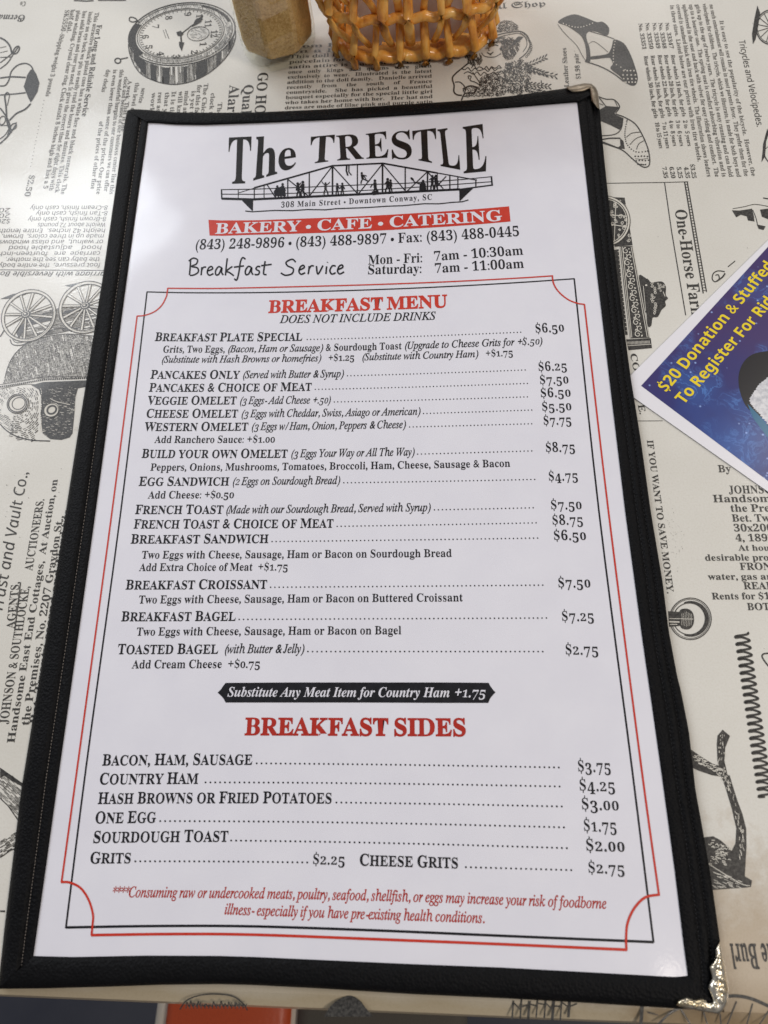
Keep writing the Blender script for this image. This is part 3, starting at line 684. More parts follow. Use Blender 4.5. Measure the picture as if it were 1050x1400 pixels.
# ================================================================== TABLE
z0 = 0.0
e0, e1 = np.array(P(0, 1371)[:2]), np.array(P(640, 1399)[:2])
ed = (e1 - e0)/np.linalg.norm(e1 - e0); en = np.array([-ed[1], ed[0]])
if en[1] < 0: en = -en
def slab(name, corners, z1, z0_, m, parent, r=0.006):
    bm_v, fs = [], []; n = len(corners); prof = [(0, z0_), (0, z1 - r), (r*0.3, z1 - r*0.3), (r, z1)]
    c = np.mean(corners, axis=0)
    for ins, z in prof:
        for q in corners:
            d = (c - q); s = np.sign(d @ ed)*ed + np.sign(d @ en)*en
            bm_v.append((*(q + s*ins), z))
    for k in range(len(prof) - 1): fs += [(k*n + i, k*n + (i + 1) % n, (k + 1)*n + (i + 1) % n, (k + 1)*n + i) for i in range(n)]
    fs += [tuple(range(n))[::-1], tuple((len(prof) - 1)*n + i for i in range(n))]
    return meshobj(name, bm_v, fs, m, parent)
mid = e0 + ed*0.16
tc = [mid - ed*0.45, mid + ed*0.45, mid + ed*0.45 + en*0.82, mid - ed*0.45 + en*0.82]
table = thing('dining_table', 'cream dining table covered with a vintage newspaper print laminate', 'table', (0, 0, 0))
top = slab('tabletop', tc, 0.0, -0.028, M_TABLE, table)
# ================================================================== PRINT ON THE TABLE LAMINATE
ZT = 0.00010
rt = random.Random(11)
def tb(name, ink, m=None, label=None): return ink.build(name, m or M_NEWS, top, label)
def Z(x0, y0, s): return lambda pts: [(x0 + a/s, y0 + b/s) for a, b in pts]
def block(name, lines, a, b, cap, sty='roman', m=None, label=None, track=0.0):
    """a = (start, end) of the first base line, b = of the last"""
    g = Ink(ZT); n = len(lines)
    for i, t in enumerate(lines):
        u = i/max(n - 1, 1); s = [a[0][k]*(1 - u) + b[0][k]*u for k in (0, 1)]; e = [a[1][k]*(1 - u) + b[1][k]*u for k in (0, 1)]
        if isinstance(t, tuple): t, fr0, fr1 = t; s, e = [s[k]*(1 - fr0) + e[k]*fr0 for k in (0, 1)], [s[k]*(1 - fr1) + e[k]*fr1 for k in (0, 1)]
        if t: g.text([(t, sty)], s, e, cap, sty, track=track)
    return tb(name, g, m, label)
def line(g, t, p0, p1, cap, sty): g.text([(t, sty)], p0, p1, cap, sty)
# ---- left, reading down
g = Ink(ZT); line(g, 'For Long and Reliable Service', (132.5, 34), (111.5, 159.5), 7.2, 'bold'); tb('print_heading', g)
block('print_column', ['This attractive black plated case has a white face and black numerals. The', 'inside an eye back we pin so easily read the hours and minutes. This clock',
  'has solid brass and your you need. It gives the correct time for eight days with', 'plate winding. Crystal clear ring. Clock stands 8 inches high and has a 5', ('half dial.', 0, 0.13)],
  ((130, 17), (83, 266)), ((97, 13), (51, 256)), 5.6, 'roman', M_NEWSL)
g = Ink(ZT); line(g, 'SK5550', (89, 13.5), (83, 43), 6.2, 'bold'); line(g, '-Shipping weight 3 pounds', (83, 44), (62, 132), 5.6, 'roman'); g.dots((60, 138), (42, 228), 0.6, 5.0); line(g, '$2.50', (40.5, 239), (33, 269), 7.2, 'semi'); tb('print_line', g, M_NEWSL)
g = Ink(ZT)
for t, a, b in (('service', (194, 120), (189, 141)), ('this level of', (185, 113), (178, 154)), ('A week. That is the', (175, 110), (165, 180)), ('clock and because of our business center line this', (170, 105), (149.5, 266)),
                ('this wonderful bargain to our customers we can offer', (164, 95), (142, 262)), ('is even lower than some of the prices. Our price', (155, 95), (131.5, 266)), ('of the prices of other fine', (136, 166), (124, 259)), ('day clocks', (145.5, 95), (138.5, 126))):
    line(g, t, a, b, 5.6, 'roman')
tb('print_column', g, M_NEWSL)
g = Ink(ZT)
for t, x, y, l in (('work on', 207.5, 127, 44), ('rest assured', 216.5, 126, 50), ('that you', 226, 126, 40), ('It is time', 235, 125, 42), ('will know', 244.5, 125, 42), ('mind at ease', 253, 124, 50), ('is yet the', 262, 124, 44), ('for this famous', 270, 116, 60), ('The Chicago', 279, 114, 54), ('clock that', 288.5, 127, 44), ('The', 298, 140, 18)):
    line(g, t, (x, y), (x - l*0.1, y + l), 5.8, 'roman')
tb('print_column', g, M_NEWSL)
g = Ink(ZT); line(g, 'GO HOME', (353, 99), (345.5, 186), 14, 'semi'); tb('print_heading', g)
g = Ink(ZT); line(g, 'Quality', (333.5, 115.5), (328, 178), 13.5, 'semi'); tb('print_heading', g); g = Ink(ZT); line(g, 'Alarm', (314, 116.5), (309, 170), 13.5, 'semi'); tb('print_heading', g)
# ---- upside-down advert
g = Ink(ZT)
for t, x0, x1, y in (('8-Cream finish, cash only', 148, 42, 281), ('8-Tan finish, cash only', 148, 50, 288.6), ('8-Brown finish, cash only', 146, 39, 296.5), ('Weight about 72 pounds', 145, 52, 304.5), ('height 42 inches.  Entire length', 145, -1, 312.4),
                     ('made up in three colors,  brown,', 143, 3, 320), ('or walnut,  and glass windows', 142, -1, 327.8), ('hood    adjustable hood', 140, 12, 335.6), ('carriage  are   fourteen-inch', 138, -2, 343.6), ('the baby can see the mother.', 137, 8, 351.6), ('foot pressure,  the entire body', 138, -1, 359.6)):
    line(g, t, (x0, y), (x1, y + 0.4), 5.6, 'sansreg')
for t, y in (('20', 284.5), ('20', 292), ('$20', 299.5)): line(g, t, (15, y), (-1 if len(t) < 3 else -4, y), 5.6, 'sansitalic')
tb('print_column', g, M_NEWSL)
g = Ink(ZT); line(g, 'Carriage with Reversible Body', (152, 371.5), (-12, 371), 6.4, 'sansitalic'); tb('print_heading', g); g = Ink(ZT); g.stroke([(0, 368.8), (142, 369.6)], 0.9); tb('print_rule', g)
g = Ink(ZT); line(g, 'German', (36, 20.5), (-8, 19.5), 8.5, 'fraktur'); tb('print_heading', g); g = Ink(ZT); line(g, 'Co', (36, 2), (28, 2.4), 6, 'semi'); tb('print_line', g); g = Ink(ZT); g.stroke([(101, 0.5), (118, 1.4), (128, 0.6)], 1.8); g.stroke([(134, 0.4), (172, 0.4)], 1.4); tb('print_heading', g)
# ---- left, reading up
g = Ink(ZT); line(g, 'Trust and Vault Co.,', (2.5, 838), (38.5, 645), 14.5, 'sansitalic'); tb('print_heading', g)
g = Ink(ZT); line(g, 'AGENTS,', (19.5, 859), (26.5, 795), 11, 'semi'); g.stroke([(20.5, 860), (28, 796)], 1.6); line(g, 'JOHNSON & SOUTHLOCKE, ', (10.5, 990), (41, 798), 11.5, 'semi'); line(g, 'AUCTIONEERS.', (44, 780), (60.5, 682), 10.5, 'semi')
line(g, 'Handsome East End Cottages,  At Auction, on', (19.5, 1016), (79, 655), 9.6, 'bold'); line(g, 'the Premises, No. 2207 Graydon St.,', (39, 992), (86.5, 705), 10, 'bold'); line(g, 'Bet. Twenty-second and Third Sts.,', (49.5, 990), (97, 688), 9, 'bold'); tb('print_column', g)
g = Ink(ZT)
for i in range(34): x = rt.uniform(0, 105); y = rt.uniform(615, 760); g.ell(x, y, rt.uniform(.25, .7), rt.uniform(.25, .7), 0, None, n=6)
for i in range(60): x = rt.gauss(922, 9); y = rt.gauss(735, 22); g.ell(x, y, rt.uniform(.15, .45), rt.uniform(.15, .4), 0, None, n=5)
for i in range(60): x = rt.uniform(0, 1050); y = rt.uniform(0, 1390); g.ell(x, y, rt.uniform(.2, .5), rt.uniform(.2, .5), 0, None, n=5)
o = tb('print_speckle', g); o['kind'] = 'stuff'
# ---- doll column
block('print_column', ['from France holding', 'on a little cushion,', 'This doll is expensively dressed', 'porcelain for the face and hands', 'satin attire is made of the finest', 'once   only   kings   and   queens   were   given', 'exclusively  to  wear.   Illustrated  is  the  latest', 'addition to the doll family.   Danielle arrived', 'recently     from     the     south     of     France',
  'countryside.    She  has  picked  a  beautiful', 'bouquet especially for the special little girl', 'who takes her home with her.   Her hat and', 'dress are made of lilac pink and purple satin'], ((397, 66), (589, 57)), ((389, 149.5), (592, 141)), 4.6, 'semi')
g = Ink(ZT); line(g, 'Doll Shop', (654, 13.6), (746.5, 8.4), 7.6, 'fraktur'); tb('print_heading', g)
g = Ink(ZT); line(g, 'Leather Shoes', (778, 119), (774, 65), 6.2, 'roman'); line(g, '$1.98 pair', (794, 108), (790.5, 73), 6.0, 'roman'); tb('print_line', g)
# ---- tricycle column
g = Ink(ZT); line(g, 'Tricycles and Velocipedes.', (1010, 55), (1035, 173.5), 8.2, 'sansreg'); tb('print_heading', g)
g = Ink(ZT)
for t, a, b, st in (('It is easy to see the popularity of the bicycle.  However, the', (983.5, 28), (1028, 241), 'semi'), ('no such entertainment will remain in most parents favor.  They prefer them for the', (970, 6), (1018, 241), 'roman'), ('velocipedes for children.  The tricycle, which we illustrate, is made for both boys and', (960.5, 5), (1007.6, 242), 'roman'),
                    ('girls up to the age of twelve years.  The tricycle is easy running and can hold', (951, 6), (997, 242), 'roman'), ('up to a heavier one.  The spring seat is comfort absorbing vibration and is', (942, 6), (987.5, 242), 'roman'), ('upholstered in the seat and back with velvet for easy riding and comfort.  The', (933, 6), (978, 242), 'roman'),
                    ('covered is standard black with iron tire wheels.  The illustration shows leaders', (924.5, 6), (967, 242), 'roman'), ('in three sizes.  Listed below are our prices with iron tire wheels.', (916, 7), (954, 221), 'roman')):
    line(g, t, a, b, 5.6, st)
tb('print_column', g, M_NEWSL)
g = Ink(ZT)
for no, sz, ag, a, b, pr_, q in (('No. 33347', '18 inch, for girls', '2 to  5 years', (909, 31), (940.5, 200), '$3.25', (943.5, 224)), ('No. 33348', '20 inch, for girls', '3 to  6 years', (900, 31), (930, 200), '4.35', (935, 228)), ('No. 33349', '22 inch, for girls', '4 to  8 years', (891.6, 31), (920.5, 200), '5.25', (925, 228)), ('No. 33350', '26 inch, for girls', '7 to 11 years', (882, 31), (911, 203), '6.20', (915, 228)), ('No. 33351', '30 inch, for girls', '10 to 15 years', (872.6, 32), (901.5, 203), '7.35', (905, 228))):
    f = lambda u: (a[0] + (b[0] - a[0])*u, a[1] + (b[1] - a[1])*u)
    line(g, no, f(0), f(0.21), 5.4, 'bold'); line(g, 'Rear wheels ' + sz, f(0.26), f(0.76), 5.4, 'semi'); line(g, ag, f(0.79), f(1), 5.4, 'semi'); line(g, pr_, q, (q[0] + 3, 244), 5.6, 'bold')
tb('print_column', g)
# ---- One-Horse Farm box
g = Ink(ZT); line(g, 'One-Horse Farm', (922.5, 286), (947, 438), 16, 'semi'); tb('print_heading', g, None, 'heading One-Horse Farm, running down beside a ruled border')
g = Ink(ZT); g.stroke([(829, 250.5), (908, 249.3), (941, 248.4)], 0.9); g.stroke([(908.6, 249.5), (918, 315), (937.5, 431)], 1.3); tb('print_rule', g); g = Ink(ZT); g.stroke([(936, 248.5), (961.5, 401)], 1.7); g.stroke([(939.6, 248.5), (966, 399)], 1.5)
for i in range(40): u = i/40; x, y = 936 + 25.5*u, 248.5 + 152.5*u; g.stroke([(x, y), (x + 3.8, y - 0.3)], 0.8)
tb('print_ruled_border', g); g = Ink(ZT); g.stroke([(870, 575.5), (906, 575.2)], 0.8); tb('print_rule', g)
g = Ink(ZT); line(g, 'CO.', (861.5, 483), (867.5, 512), 8.5, 'semi'); line(g, 'E.', (872, 553), (875, 567), 8.5, 'semi'); line(g, 'IF YOU WANT TO SAVE MONEY.', (884.5, 601.5), (912.5, 812), 8.6, 'semi'); tb('print_line', g)
g = Ink(ZT); line(g, 'By', (982, 645.5), (1000, 645.2), 9.6, 'roman')
for t, x0, x1, y, c in (('JOHNSON &', 997, 1080, 674.5, 10.5), ('Handsome East', 975, 1106, 686.5, 10), ('the Premises', 999, 1096, 699.5, 10), ('Bet. Twenty-', 1001, 1088, 713, 9.8), ('30x200 feet,', 1003.5, 1092, 726.5, 9.8), ('4, 1893, at', 1006, 1082, 740, 9.6), ('At house', 1010, 1066, 752.8, 7.8), ('desirable property,', 964, 1090, 766.5, 8.6), ('FRONT', 1012, 1065, 779, 9.6),
                    ('water, gas and', 968.5, 1066, 792.5, 8.6), ('REAL', 1017, 1058, 805.5, 9.6), ('Rents for $15', 973.5, 1062, 819.4, 9), ('BOTH', 1022, 1065, 834, 9.6)): line(g, t, (x0, y), (x1, y - (x1 - x0)*0.004), c, 'semi')
tb('print_column', g)
g = Ink(ZT); g.text([('The Burl', 'news')], (1070, 1291), (997, 1291), 33, 'news', res=3); tb('print_heading', g)

# ---- engravings
def curl(g, cx, cy, r, w, rot=0, hand_=1, turns=1.3):
    pts = []
    for i in range(14): u = i/13; a = math.radians(rot) + hand_*turns*2*math.pi*u; rr = r*(1 - 0.8*u); pts.append((cx + rr*math.cos(a), cy + rr*math.sin(a)))
    g.stroke(pts, w, w*0.7)
# alarm clock
g = Ink(ZT)
g.ell(248.5, 46.5, 73.5, 42, -9, 1.6, n=60); g.ell(248.5, 46.5, 70, 39.5, -9, 0.8, n=60); g.ell(247, 46, 60, 33.5, -9, 1.1, n=60); g.ell(247, 46, 57.5, 31.8, -9, 0.6, n=60)
def ering(rx0, ry0, rx1, ry1, a0, a1): 
    c, s = math.cos(math.radians(-9)), math.sin(math.radians(-9)); out = []
    for rx, ry, rev in ((rx0, ry0, 0), (rx1, ry1, 1)):
        t = np.linspace(a0, a1, 24); t = t[::-1] if rev else t
        out += [(248 + rx*math.cos(math.radians(q))*c - ry*math.sin(math.radians(q))*s, 46.3 + rx*math.cos(math.radians(q))*s + ry*math.sin(math.radians(q))*c) for q in t]
    return out
g.poly(ering(72, 41, 63, 35.5, 150, 215)); g.hatch(ering(71, 40.5, 61.5, 34.5, 0, 150), 80, 1.6, 0.9, 0.12, 4); g.hatch(ering(71, 40.5, 61.5, 34.5, 215, 360), 60, 2.2, 0.8, 0.2, 4); g.poly(ering(70, 40, 66, 37.2, 300, 350))
side = [(175.5, 60), (177, 72), (183, 88), (193, 101), (210, 110), (230, 115), (248, 114.5), (268, 109), (288, 98), (305, 83), (317, 66), (322, 50), (321, 36), (318, 50), (306, 66), (285, 80), (255, 90), (225, 92), (198, 84), (183, 72)]
g.curve(side[:13], 1.3)
g.hatch(side, 88, 1.5, 1.0, 0.15, 16, rnd=rt)
for a, b2 in ((183, 200), (206, 214), (222, 232), (251, 256), (268, 284), (296, 303), (312, 319)):
    pl2 = [(x, y) for x, y in [(a, np.interp(a, [176, 198, 225, 255, 285, 306, 320], [62, 84, 92, 90, 80, 66, 45]) + 1), (b2, np.interp(b2, [176, 198, 225, 255, 285, 306, 320], [62, 84, 92, 90, 80, 66, 45]) + 1), (b2 - 1, np.interp(b2, [177, 193, 210, 230, 248, 268, 288, 305, 320], [72, 101, 110, 115, 114, 109, 98, 83, 58])), (a, np.interp(a, [177, 193, 210, 230, 248, 268, 288, 305, 320], [72, 101, 110, 115, 114, 109, 98, 83, 58]))]]
    g.poly(pl2)
for n_, x, y in (('12', 292, 46), ('1', 277, 60), ('2', 265, 71), ('3', 240, 77), ('4', 219, 73), ('5', 203, 64), ('6', 198, 50), ('7', 212, 36), ('8', 230, 24), ('9', 256, 19), ('10', 272, 24), ('11', 284, 32)):
    l = 5.6 if len(n_) > 1 else 3.4; g.text([(n_, 'semi')], (x - 3.5, y - l + 1), (x - 4.3, y + l), 8.6, 'semi')
for i in range(60):
    a = math.radians(i*6); c, s = math.cos(math.radians(-9)), math.sin(math.radians(-9)); q = [(247 + k*57*math.cos(a)*c - k*31.5*math.sin(a)*s, 46 + k*57*math.cos(a)*s + k*31.5*math.sin(a)*c) for k in (0.93, 0.99)]; g.stroke(q, 0.8)
g.stroke([(248, 46), (262, 35), (270, 29)], 1.6, 1.0); g.poly([(262, 37), (267, 27), (278, 21), (275, 30), (268, 34)]); g.stroke([(247, 46), (248, 58)], 2.2); g.poly([(244.5, 57), (252, 58), (248.5, 70), (245, 63)]); g.poly([(241, 44), (247, 42), (251, 46), (248, 50), (243, 49)])
g.ell(271, 46, 15, 9.5, -9, 0.8); g.hatch([(259, 46), (262, 40), (271, 37), (281, 40), (284, 46), (280, 52), (270, 55), (262, 52)], 20, 1.6, 0.5, 0.3, 3)
g.curve([(190, 31), (185, 25), (178, 23.5), (177, 28), (182, 30), (188, 28)], 1.6); g.ell(161, 83, 4, 3.4, 0, 1.8); g.stroke([(164, 81), (175, 78.5)], 1.6); g.stroke([(226, 40), (231, 53)], 0.8); g.stroke([(223, 41), (227, 52)], 0.6)
tb('alarm_clock_engraving', g)
# carriage at the left border
g = Ink(ZT); q = Z(0, 0, 5.83)
g.poly(q([(215, 600), (240, 560), (262, 545), (290, 590), (315, 660), (300, 730), (265, 790), (245, 818), (225, 780), (205, 730), (188, 690), (205, 640)]))
for pts, w_ in (([(0, 685), (40, 680), (70, 640), (90, 570), (140, 520), (200, 505), (240, 520), (262, 550)], 1.9), ([(0, 622), (90, 612), (205, 617)], 2.2), ([(0, 757), (100, 750), (205, 738)], 1.8), ([(62, 735), (38, 765), (48, 850), (58, 980), (90, 1060)], 2.4), ([(75, 960), (130, 905), (200, 870), (245, 825)], 2.2),
                ([(0, 300), (45, 325), (80, 370), (95, 430)], 2.4), ([(0, 548), (60, 500), (110, 425), (150, 368)], 1.6), ([(0, 500), (50, 462), (95, 425)], 1.4), ([(0, 458), (90, 452)], 1.2), ([(0, 860), (50, 930), (80, 1010), (60, 1080)], 2.2), ([(0, 1000), (60, 1000)], 1.2), ([(62, 735), (75, 760), (58, 840)], 1.2), ([(0, 1140), (60, 1090), (120, 1000)], 1.5), ([(0, 420), (60, 405)], .7), ([(0, 380), (50, 370)], .7)):
    g.curve(q(pts), w_)
g.ell(130/5.83, 398/5.83, 6, 3.2, -55, 1.7); g.ell(107/5.83, 1008/5.83, 5, 3.2, -50, 1.7); g.ell(18/5.83, 960/5.83, 4, 6, 20, 1.4); g.curve([(0, 197), (12, 184), (21, 172), (22, 167)], 1.6); g.curve([(0, 190), (8, 183), (14, 172)], 1.4)
tb('carriage_engraving', g)
# wheels above the cap
g = Ink(ZT); gw = Ink(ZT + 0.00006); q = Z(0, 380, 5.833)
g.hatch(q([(250, 275), (480, 240), (800, 235), (790, 340), (700, 420), (500, 430), (350, 480), (180, 480), (120, 430), (200, 340)]), -12, 1.7, 1.1, 0.1, 22, rnd=rt)
g.poly(q([(520, 260), (640, 240), (620, 270), (500, 285)])); g.poly(q([(120, 420), (220, 330), (190, 420), (150, 480)])); g.poly(q([(180, 330), (330, 320), (420, 300), (400, 340), (250, 370)]))
g.poly(q([(0, 168), (100, 128), (320, 90), (230, 118), (130, 160)])); g.poly(q([(515, 60), (620, 40), (760, 30), (650, 65), (540, 68)]))
for cx, cy in ((39, 431.5), (117.5, 420)):
    hx, hy = (cx - 3.5, cy - 1.8) if cx < 60 else (cx - 1, cy - 2)
    for k in range(12):
        a = math.radians(k*30 + 12); r = math.radians(-35); ex, ey = 34.5*math.cos(a), 30*math.sin(a); ex, ey = cx + ex*math.cos(r) - ey*math.sin(r), cy + ex*math.sin(r) + ey*math.cos(r)
        d = math.hypot(ex - hx, ey - hy); nx, ny = -(ey - hy)/d, (ex - hx)/d
        gw.stroke([(hx, hy), (ex, ey)], 3.0)
        for s_ in (-1, 1): g2 = (hx + nx*1.1*s_, hy + ny*1.1*s_), (ex + nx*1.6*s_, ey + ny*1.6*s_); gw.k += 0; Ink.stroke(g, g2, 0.8)
    gw.ell(cx, cy, 36.5, 32, -35, 3.4, n=60)
gk = Ink(ZT + 0.00012)
for cx, cy in ((39, 431.5), (117.5, 420)):
    hx, hy = (cx - 3.5, cy - 1.8) if cx < 60 else (cx - 1, cy - 2)
    gk.ell(cx, cy, 38.6, 34, -35, 1.2, n=60); gk.ell(cx, cy, 34.6, 30, -35, 1.0, n=60); gk.ell(cx + .6, cy + .6, 35.3, 31, -35, 0.5, n=60)
    for k in range(12):
        a = math.radians(k*30 + 12); r = math.radians(-35); ex, ey = 34.5*math.cos(a), 30*math.sin(a); ex, ey = cx + ex*math.cos(r) - ey*math.sin(r), cy + ex*math.sin(r) + ey*math.cos(r)
        d = math.hypot(ex - hx, ey - hy); nx, ny = -(ey - hy)/d, (ex - hx)/d
        gk.stroke([(hx + nx*1.4, hy + ny*1.4), (ex + nx*1.6, ey + ny*1.6)], 0.75); gk.stroke([(hx - nx*1.1, hy - ny*1.1), (ex - nx*1.6, ey - ny*1.6)], 1.3, 0.6)
    gk.ell(hx, hy, 7, 5, -15, None, n=20)
gk2 = Ink(ZT + 0.00017)
for hx, hy in ((35.5, 429.7), (116.5, 418)): gk2 = Ink(ZT + 0.00017); gk2.ell(hx - .6, hy - .4, 4.4, 3.1, -15, 0.8); gk2.ell(hx - 1.4, hy - 0.8, 1.7, 1.2, 0, None, n=10); tb('hub_highlight', gk2, M_NPAP)
g.curve(q([(80, 490), (100, 530), (170, 535), (230, 510), (300, 470), (420, 410)]), 1.4); g.curve(q([(100, 490), (130, 515), (200, 505), (330, 450), (480, 405), (760, 400)]), 1.0); g.curve(q([(0, 470), (60, 380), (120, 340)]), 1.6)
tb('wheel_engraving', g); tb('wheel_highlight', gw, M_NPAP); tb('wheel_outline', gk)
# cap with ear flap
g = Ink(ZT)
dome = q([(38, 800), (60, 715), (100, 630), (165, 558), (260, 500), (400, 462), (550, 446), (780, 466), (720, 800), (520, 800), (350, 803), (180, 822), (20, 850)])
g.curve(dome[:8], 1.0); g.hatch(dome, 76, 1.7, 0.95, 0.06, 7, rnd=rt); g.hatch(dome, 12, 2.2, 0.55, 0.35, 4, rnd=rt)
for i in range(46): x = 0 + i*2.6; g.stroke([(x, 380 + (870 - x*0.95 if x < 60 else 812 - (x - 60)*0.2)/5.833), (x + 1.7, 379.6 + (868 - x*0.95 if x < 60 else 811 - (x - 60)*0.2)/5.833)], 2.3)
g.curve(q([(0, 850), (180, 822), (350, 790), (720, 788)]), 0.7); g.curve(q([(0, 885), (180, 850), (300, 850)]), 0.7)
ball = q([(0, 880), (120, 860), (250, 858), (320, 900), (328, 1050), (325, 1200), (350, 1265), (400, 1300), (250, 1295), (100, 1250), (0, 1165)])
g.curve(q([(0, 1165), (50, 1215), (130, 1262), (250, 1293), (400, 1300)]), 1.6)
for k in range(24):
    r = 6 + k*2.5; cx, cy = 20, 553
    for a0 in range(-80, 100, 9):
        a = a0 + rt.uniform(-3, 3)
        p0 = (cx + 0.95*r*math.cos(math.radians(a)), cy + r*math.sin(math.radians(a))); 
        if p0[0] < -4 or p0[0] > 53 or p0[1] < 529 or p0[1] > 602 - max(0, (22 - p0[0]))*0.55 or r < 15: continue
        if rt.random() < .14: continue
        g.stroke([(cx + 0.95*r*math.cos(math.radians(a + t)), cy + r*math.sin(math.radians(a + t))) for t in (0, 2.5, 5, 7)], rt.uniform(.6, 1.3))
g.hatch(q([(0, 890), (110, 870), (120, 930), (30, 980), (0, 1080)]), 60, 1.8, .7, .3, 4, rnd=rt); g.hatch(q([(0, 1080), (60, 1100), (150, 1200), (100, 1240), (0, 1160)]), 30, 2, .8, .2, 5, rnd=rt)
g.poly(q([(250, 855), (345, 830), (700, 815), (690, 868), (622, 880), (602, 950), (592, 1100), (578, 1240), (555, 1272), (490, 1292), (400, 1285), (340, 1240), (322, 1100), (330, 960), (310, 890)]))
gw = Ink(ZT + 0.00006)
for i in range(190):
    x, y = rt.uniform(335, 600), rt.uniform(870, 1260); l = rt.uniform(6, 26); (x0, y0), (x1, y1) = q([(x, y), (x + l, y + rt.uniform(-3, 6))]); gw.stroke([(x0, y0), (x1, y1)], rt.uniform(.25, .6))
gw.curve(q([(400, 960), (450, 985), (560, 1010)]), 0.9); gw.ell(*q([(150, 1000)])[0], 13.5, 12, -20, None); gw.ell(*q([(412, 1050)])[0], 10.5, 9, -30, None)
for i in range(20): a = i/20; gw.stroke(q([(325 + 5*math.sin(i), 880 + a*350), (327 + 5*math.sin(i), 892 + a*350)]), 0.9)
gk = Ink(ZT + 0.00012); c1, c2 = q([(140, 1003)])[0], q([(408, 1055)])[0]
gk.ell(*c1, 14.5, 13, -20, 1.2); gk.ell(*c1, 12.4, 11, -20, 1.6); gk.ell(c1[0] + 1.4, c1[1] - .4, 9.2, 7.8, -30, 1.2); gk.ell(*c2, 10.6, 9.2, -30, .9); gk.ell(c2[0] + .8, c2[1] - .6, 6.4, 5.2, -30, 2.6)
tb('cap_engraving', g); tb('cap_highlight', gw, M_NPAP); tb('cap_outline', gk)
# lower left fragment
g = Ink(ZT); q = Z(0, 1020, 3.684)
g.hatch(q([(0, 110), (60, 150), (135, 205), (135, 400), (90, 372), (40, 300), (0, 262)]), 42, 1.7, 1.1, 0.25, 6, rnd=rt); g.poly(q([(0, 108), (60, 150), (130, 198), (130, 215), (60, 175), (20, 150), (0, 160)])); g.stroke(q([(0, 262), (40, 300), (90, 372), (135, 402)]), 1.4)
g.hatch(q([(0, 480), (100, 420), (105, 500), (50, 525), (0, 560)]), -30, 1.8, 1.2, 0.2, 6, rnd=rt); g.stroke(q([(0, 562), (50, 527), (110, 500)]), 1.4); g.stroke(q([(0, 832), (25, 832)]), 2.4)
tb('bonnet_engraving', g)
# doll with bonnet and bouquet
g = Ink(ZT); q = Z(600, 0, 5.833)
g.hatch(q([(480, 180), (520, 160), (580, 165), (630, 200), (640, 240), (560, 250), (460, 262)]), 35, 1.4, 1.0, .15, 3, rnd=rt); g.hatch(q([(480, 180), (520, 160), (580, 165), (630, 200), (640, 240), (460, 260)]), -40, 1.9, .8, .3, 3, rnd=rt)
g.curve(q([(400, 300), (480, 275), (560, 258), (650, 250), (705, 285), (728, 350), (712, 400), (680, 440), (640, 470)]), 1.5); g.curve(q([(420, 320), (500, 290), (580, 272), (640, 266), (690, 300), (702, 360), (670, 415)]), 1.0)
for i in range(12): a = i/11; x, y = 640 + 80*math.sin(a*2.6), 260 + 190*a; g.ell(*q([(x + 18, y)])[0], 1.4, 1.4, 0, 0.7, n=8)
g.hatch(q([(400, 310), (520, 290), (600, 300), (560, 330), (470, 345), (400, 340)]), 20, 1.3, .9, .15, 4, rnd=rt)
g.hatch(q([(480, 330), (560, 300), (650, 330), (640, 400), (590, 470), (540, 480), (490, 430)]), 62, 1.3, 1.1, .1, 5, rnd=rt)
for k in range(9): g.curve(q([(560 + k*6, 390 - k*8), (600 + k*4, 350 - k*7), (650 + k*3, 320 - k*3)]), .9)
g.curve(q([(425, 368), (450, 358), (475, 364)]), 1.5); g.curve(q([(368, 352), (385, 346), (400, 350)]), 1.2); g.curve(q([(385, 418), (410, 430), (435, 414)]), 1.4); g.curve(q([(405, 436), (420, 438)]), 1.0); g.curve(q([(340, 420), (360, 445), (400, 455), (450, 452), (490, 430)]), 1.0); g.curve(q([(400, 380), (395, 400), (408, 402)]), .7)
g.hatch(q([(205, 440), (330, 425), (350, 480), (330, 520), (260, 525), (225, 490)]), 75, 1.3, 1.1, .1, 5, rnd=rt)
g.curve(q([(240, 500), (190, 540), (130, 590), (108, 625), (122, 680), (120, 730), (145, 755), (185, 760)]), 2.0); g.curve(q([(130, 655), (170, 655), (205, 690), (210, 730), (185, 790)]), 1.4)
for k, (x0, x1, yy) in enumerate(((180, 500, 545), (200, 520, 575), (260, 500, 530))):
    n_ = 12; g.curve(q([(x0 + (x1 - x0)*i/n_, yy + 14*math.sin(i*2.6 + k) + 12*math.sin(math.pi*i/n_)) for i in range(n_ + 1)]), 1.2)
g.curve(q([(240, 630), (235, 605), (258, 610), (250, 640), (290, 655), (330, 680)]), 1.3); g.curve(q([(270, 575), (300, 620), (325, 660), (330, 700)]), 1.2)
mass = q([(330, 620), (400, 590), (520, 560), (560, 500), (660, 470), (720, 520), (745, 580), (730, 650), (690, 720), (640, 765), (560, 740), (480, 770), (330, 770), (210, 775), (190, 720), (240, 680), (330, 690)])
for ang, gp, w_, br in ((25, 2.2, 1.0, .35), (-50, 2.4, 1.1, .35), (80, 2.8, .9, .4)): g.hatch(mass, ang, gp, w_, br, 3.2, 1.5, rnd=rt)
for i in range(85):
    x, y = rt.uniform(330, 730), rt.uniform(500, 765)
    if x < 500 and y < 600: continue
    curl(g, *q([(x, y)])[0], rt.uniform(1.4, 3.2), rt.uniform(.6, 1.1), rt.uniform(0, 360), rt.choice((-1, 1)))
g.curve(q([(190, 710), (250, 685), (300, 700), (280, 740), (210, 745), (180, 800)]), 2.0)
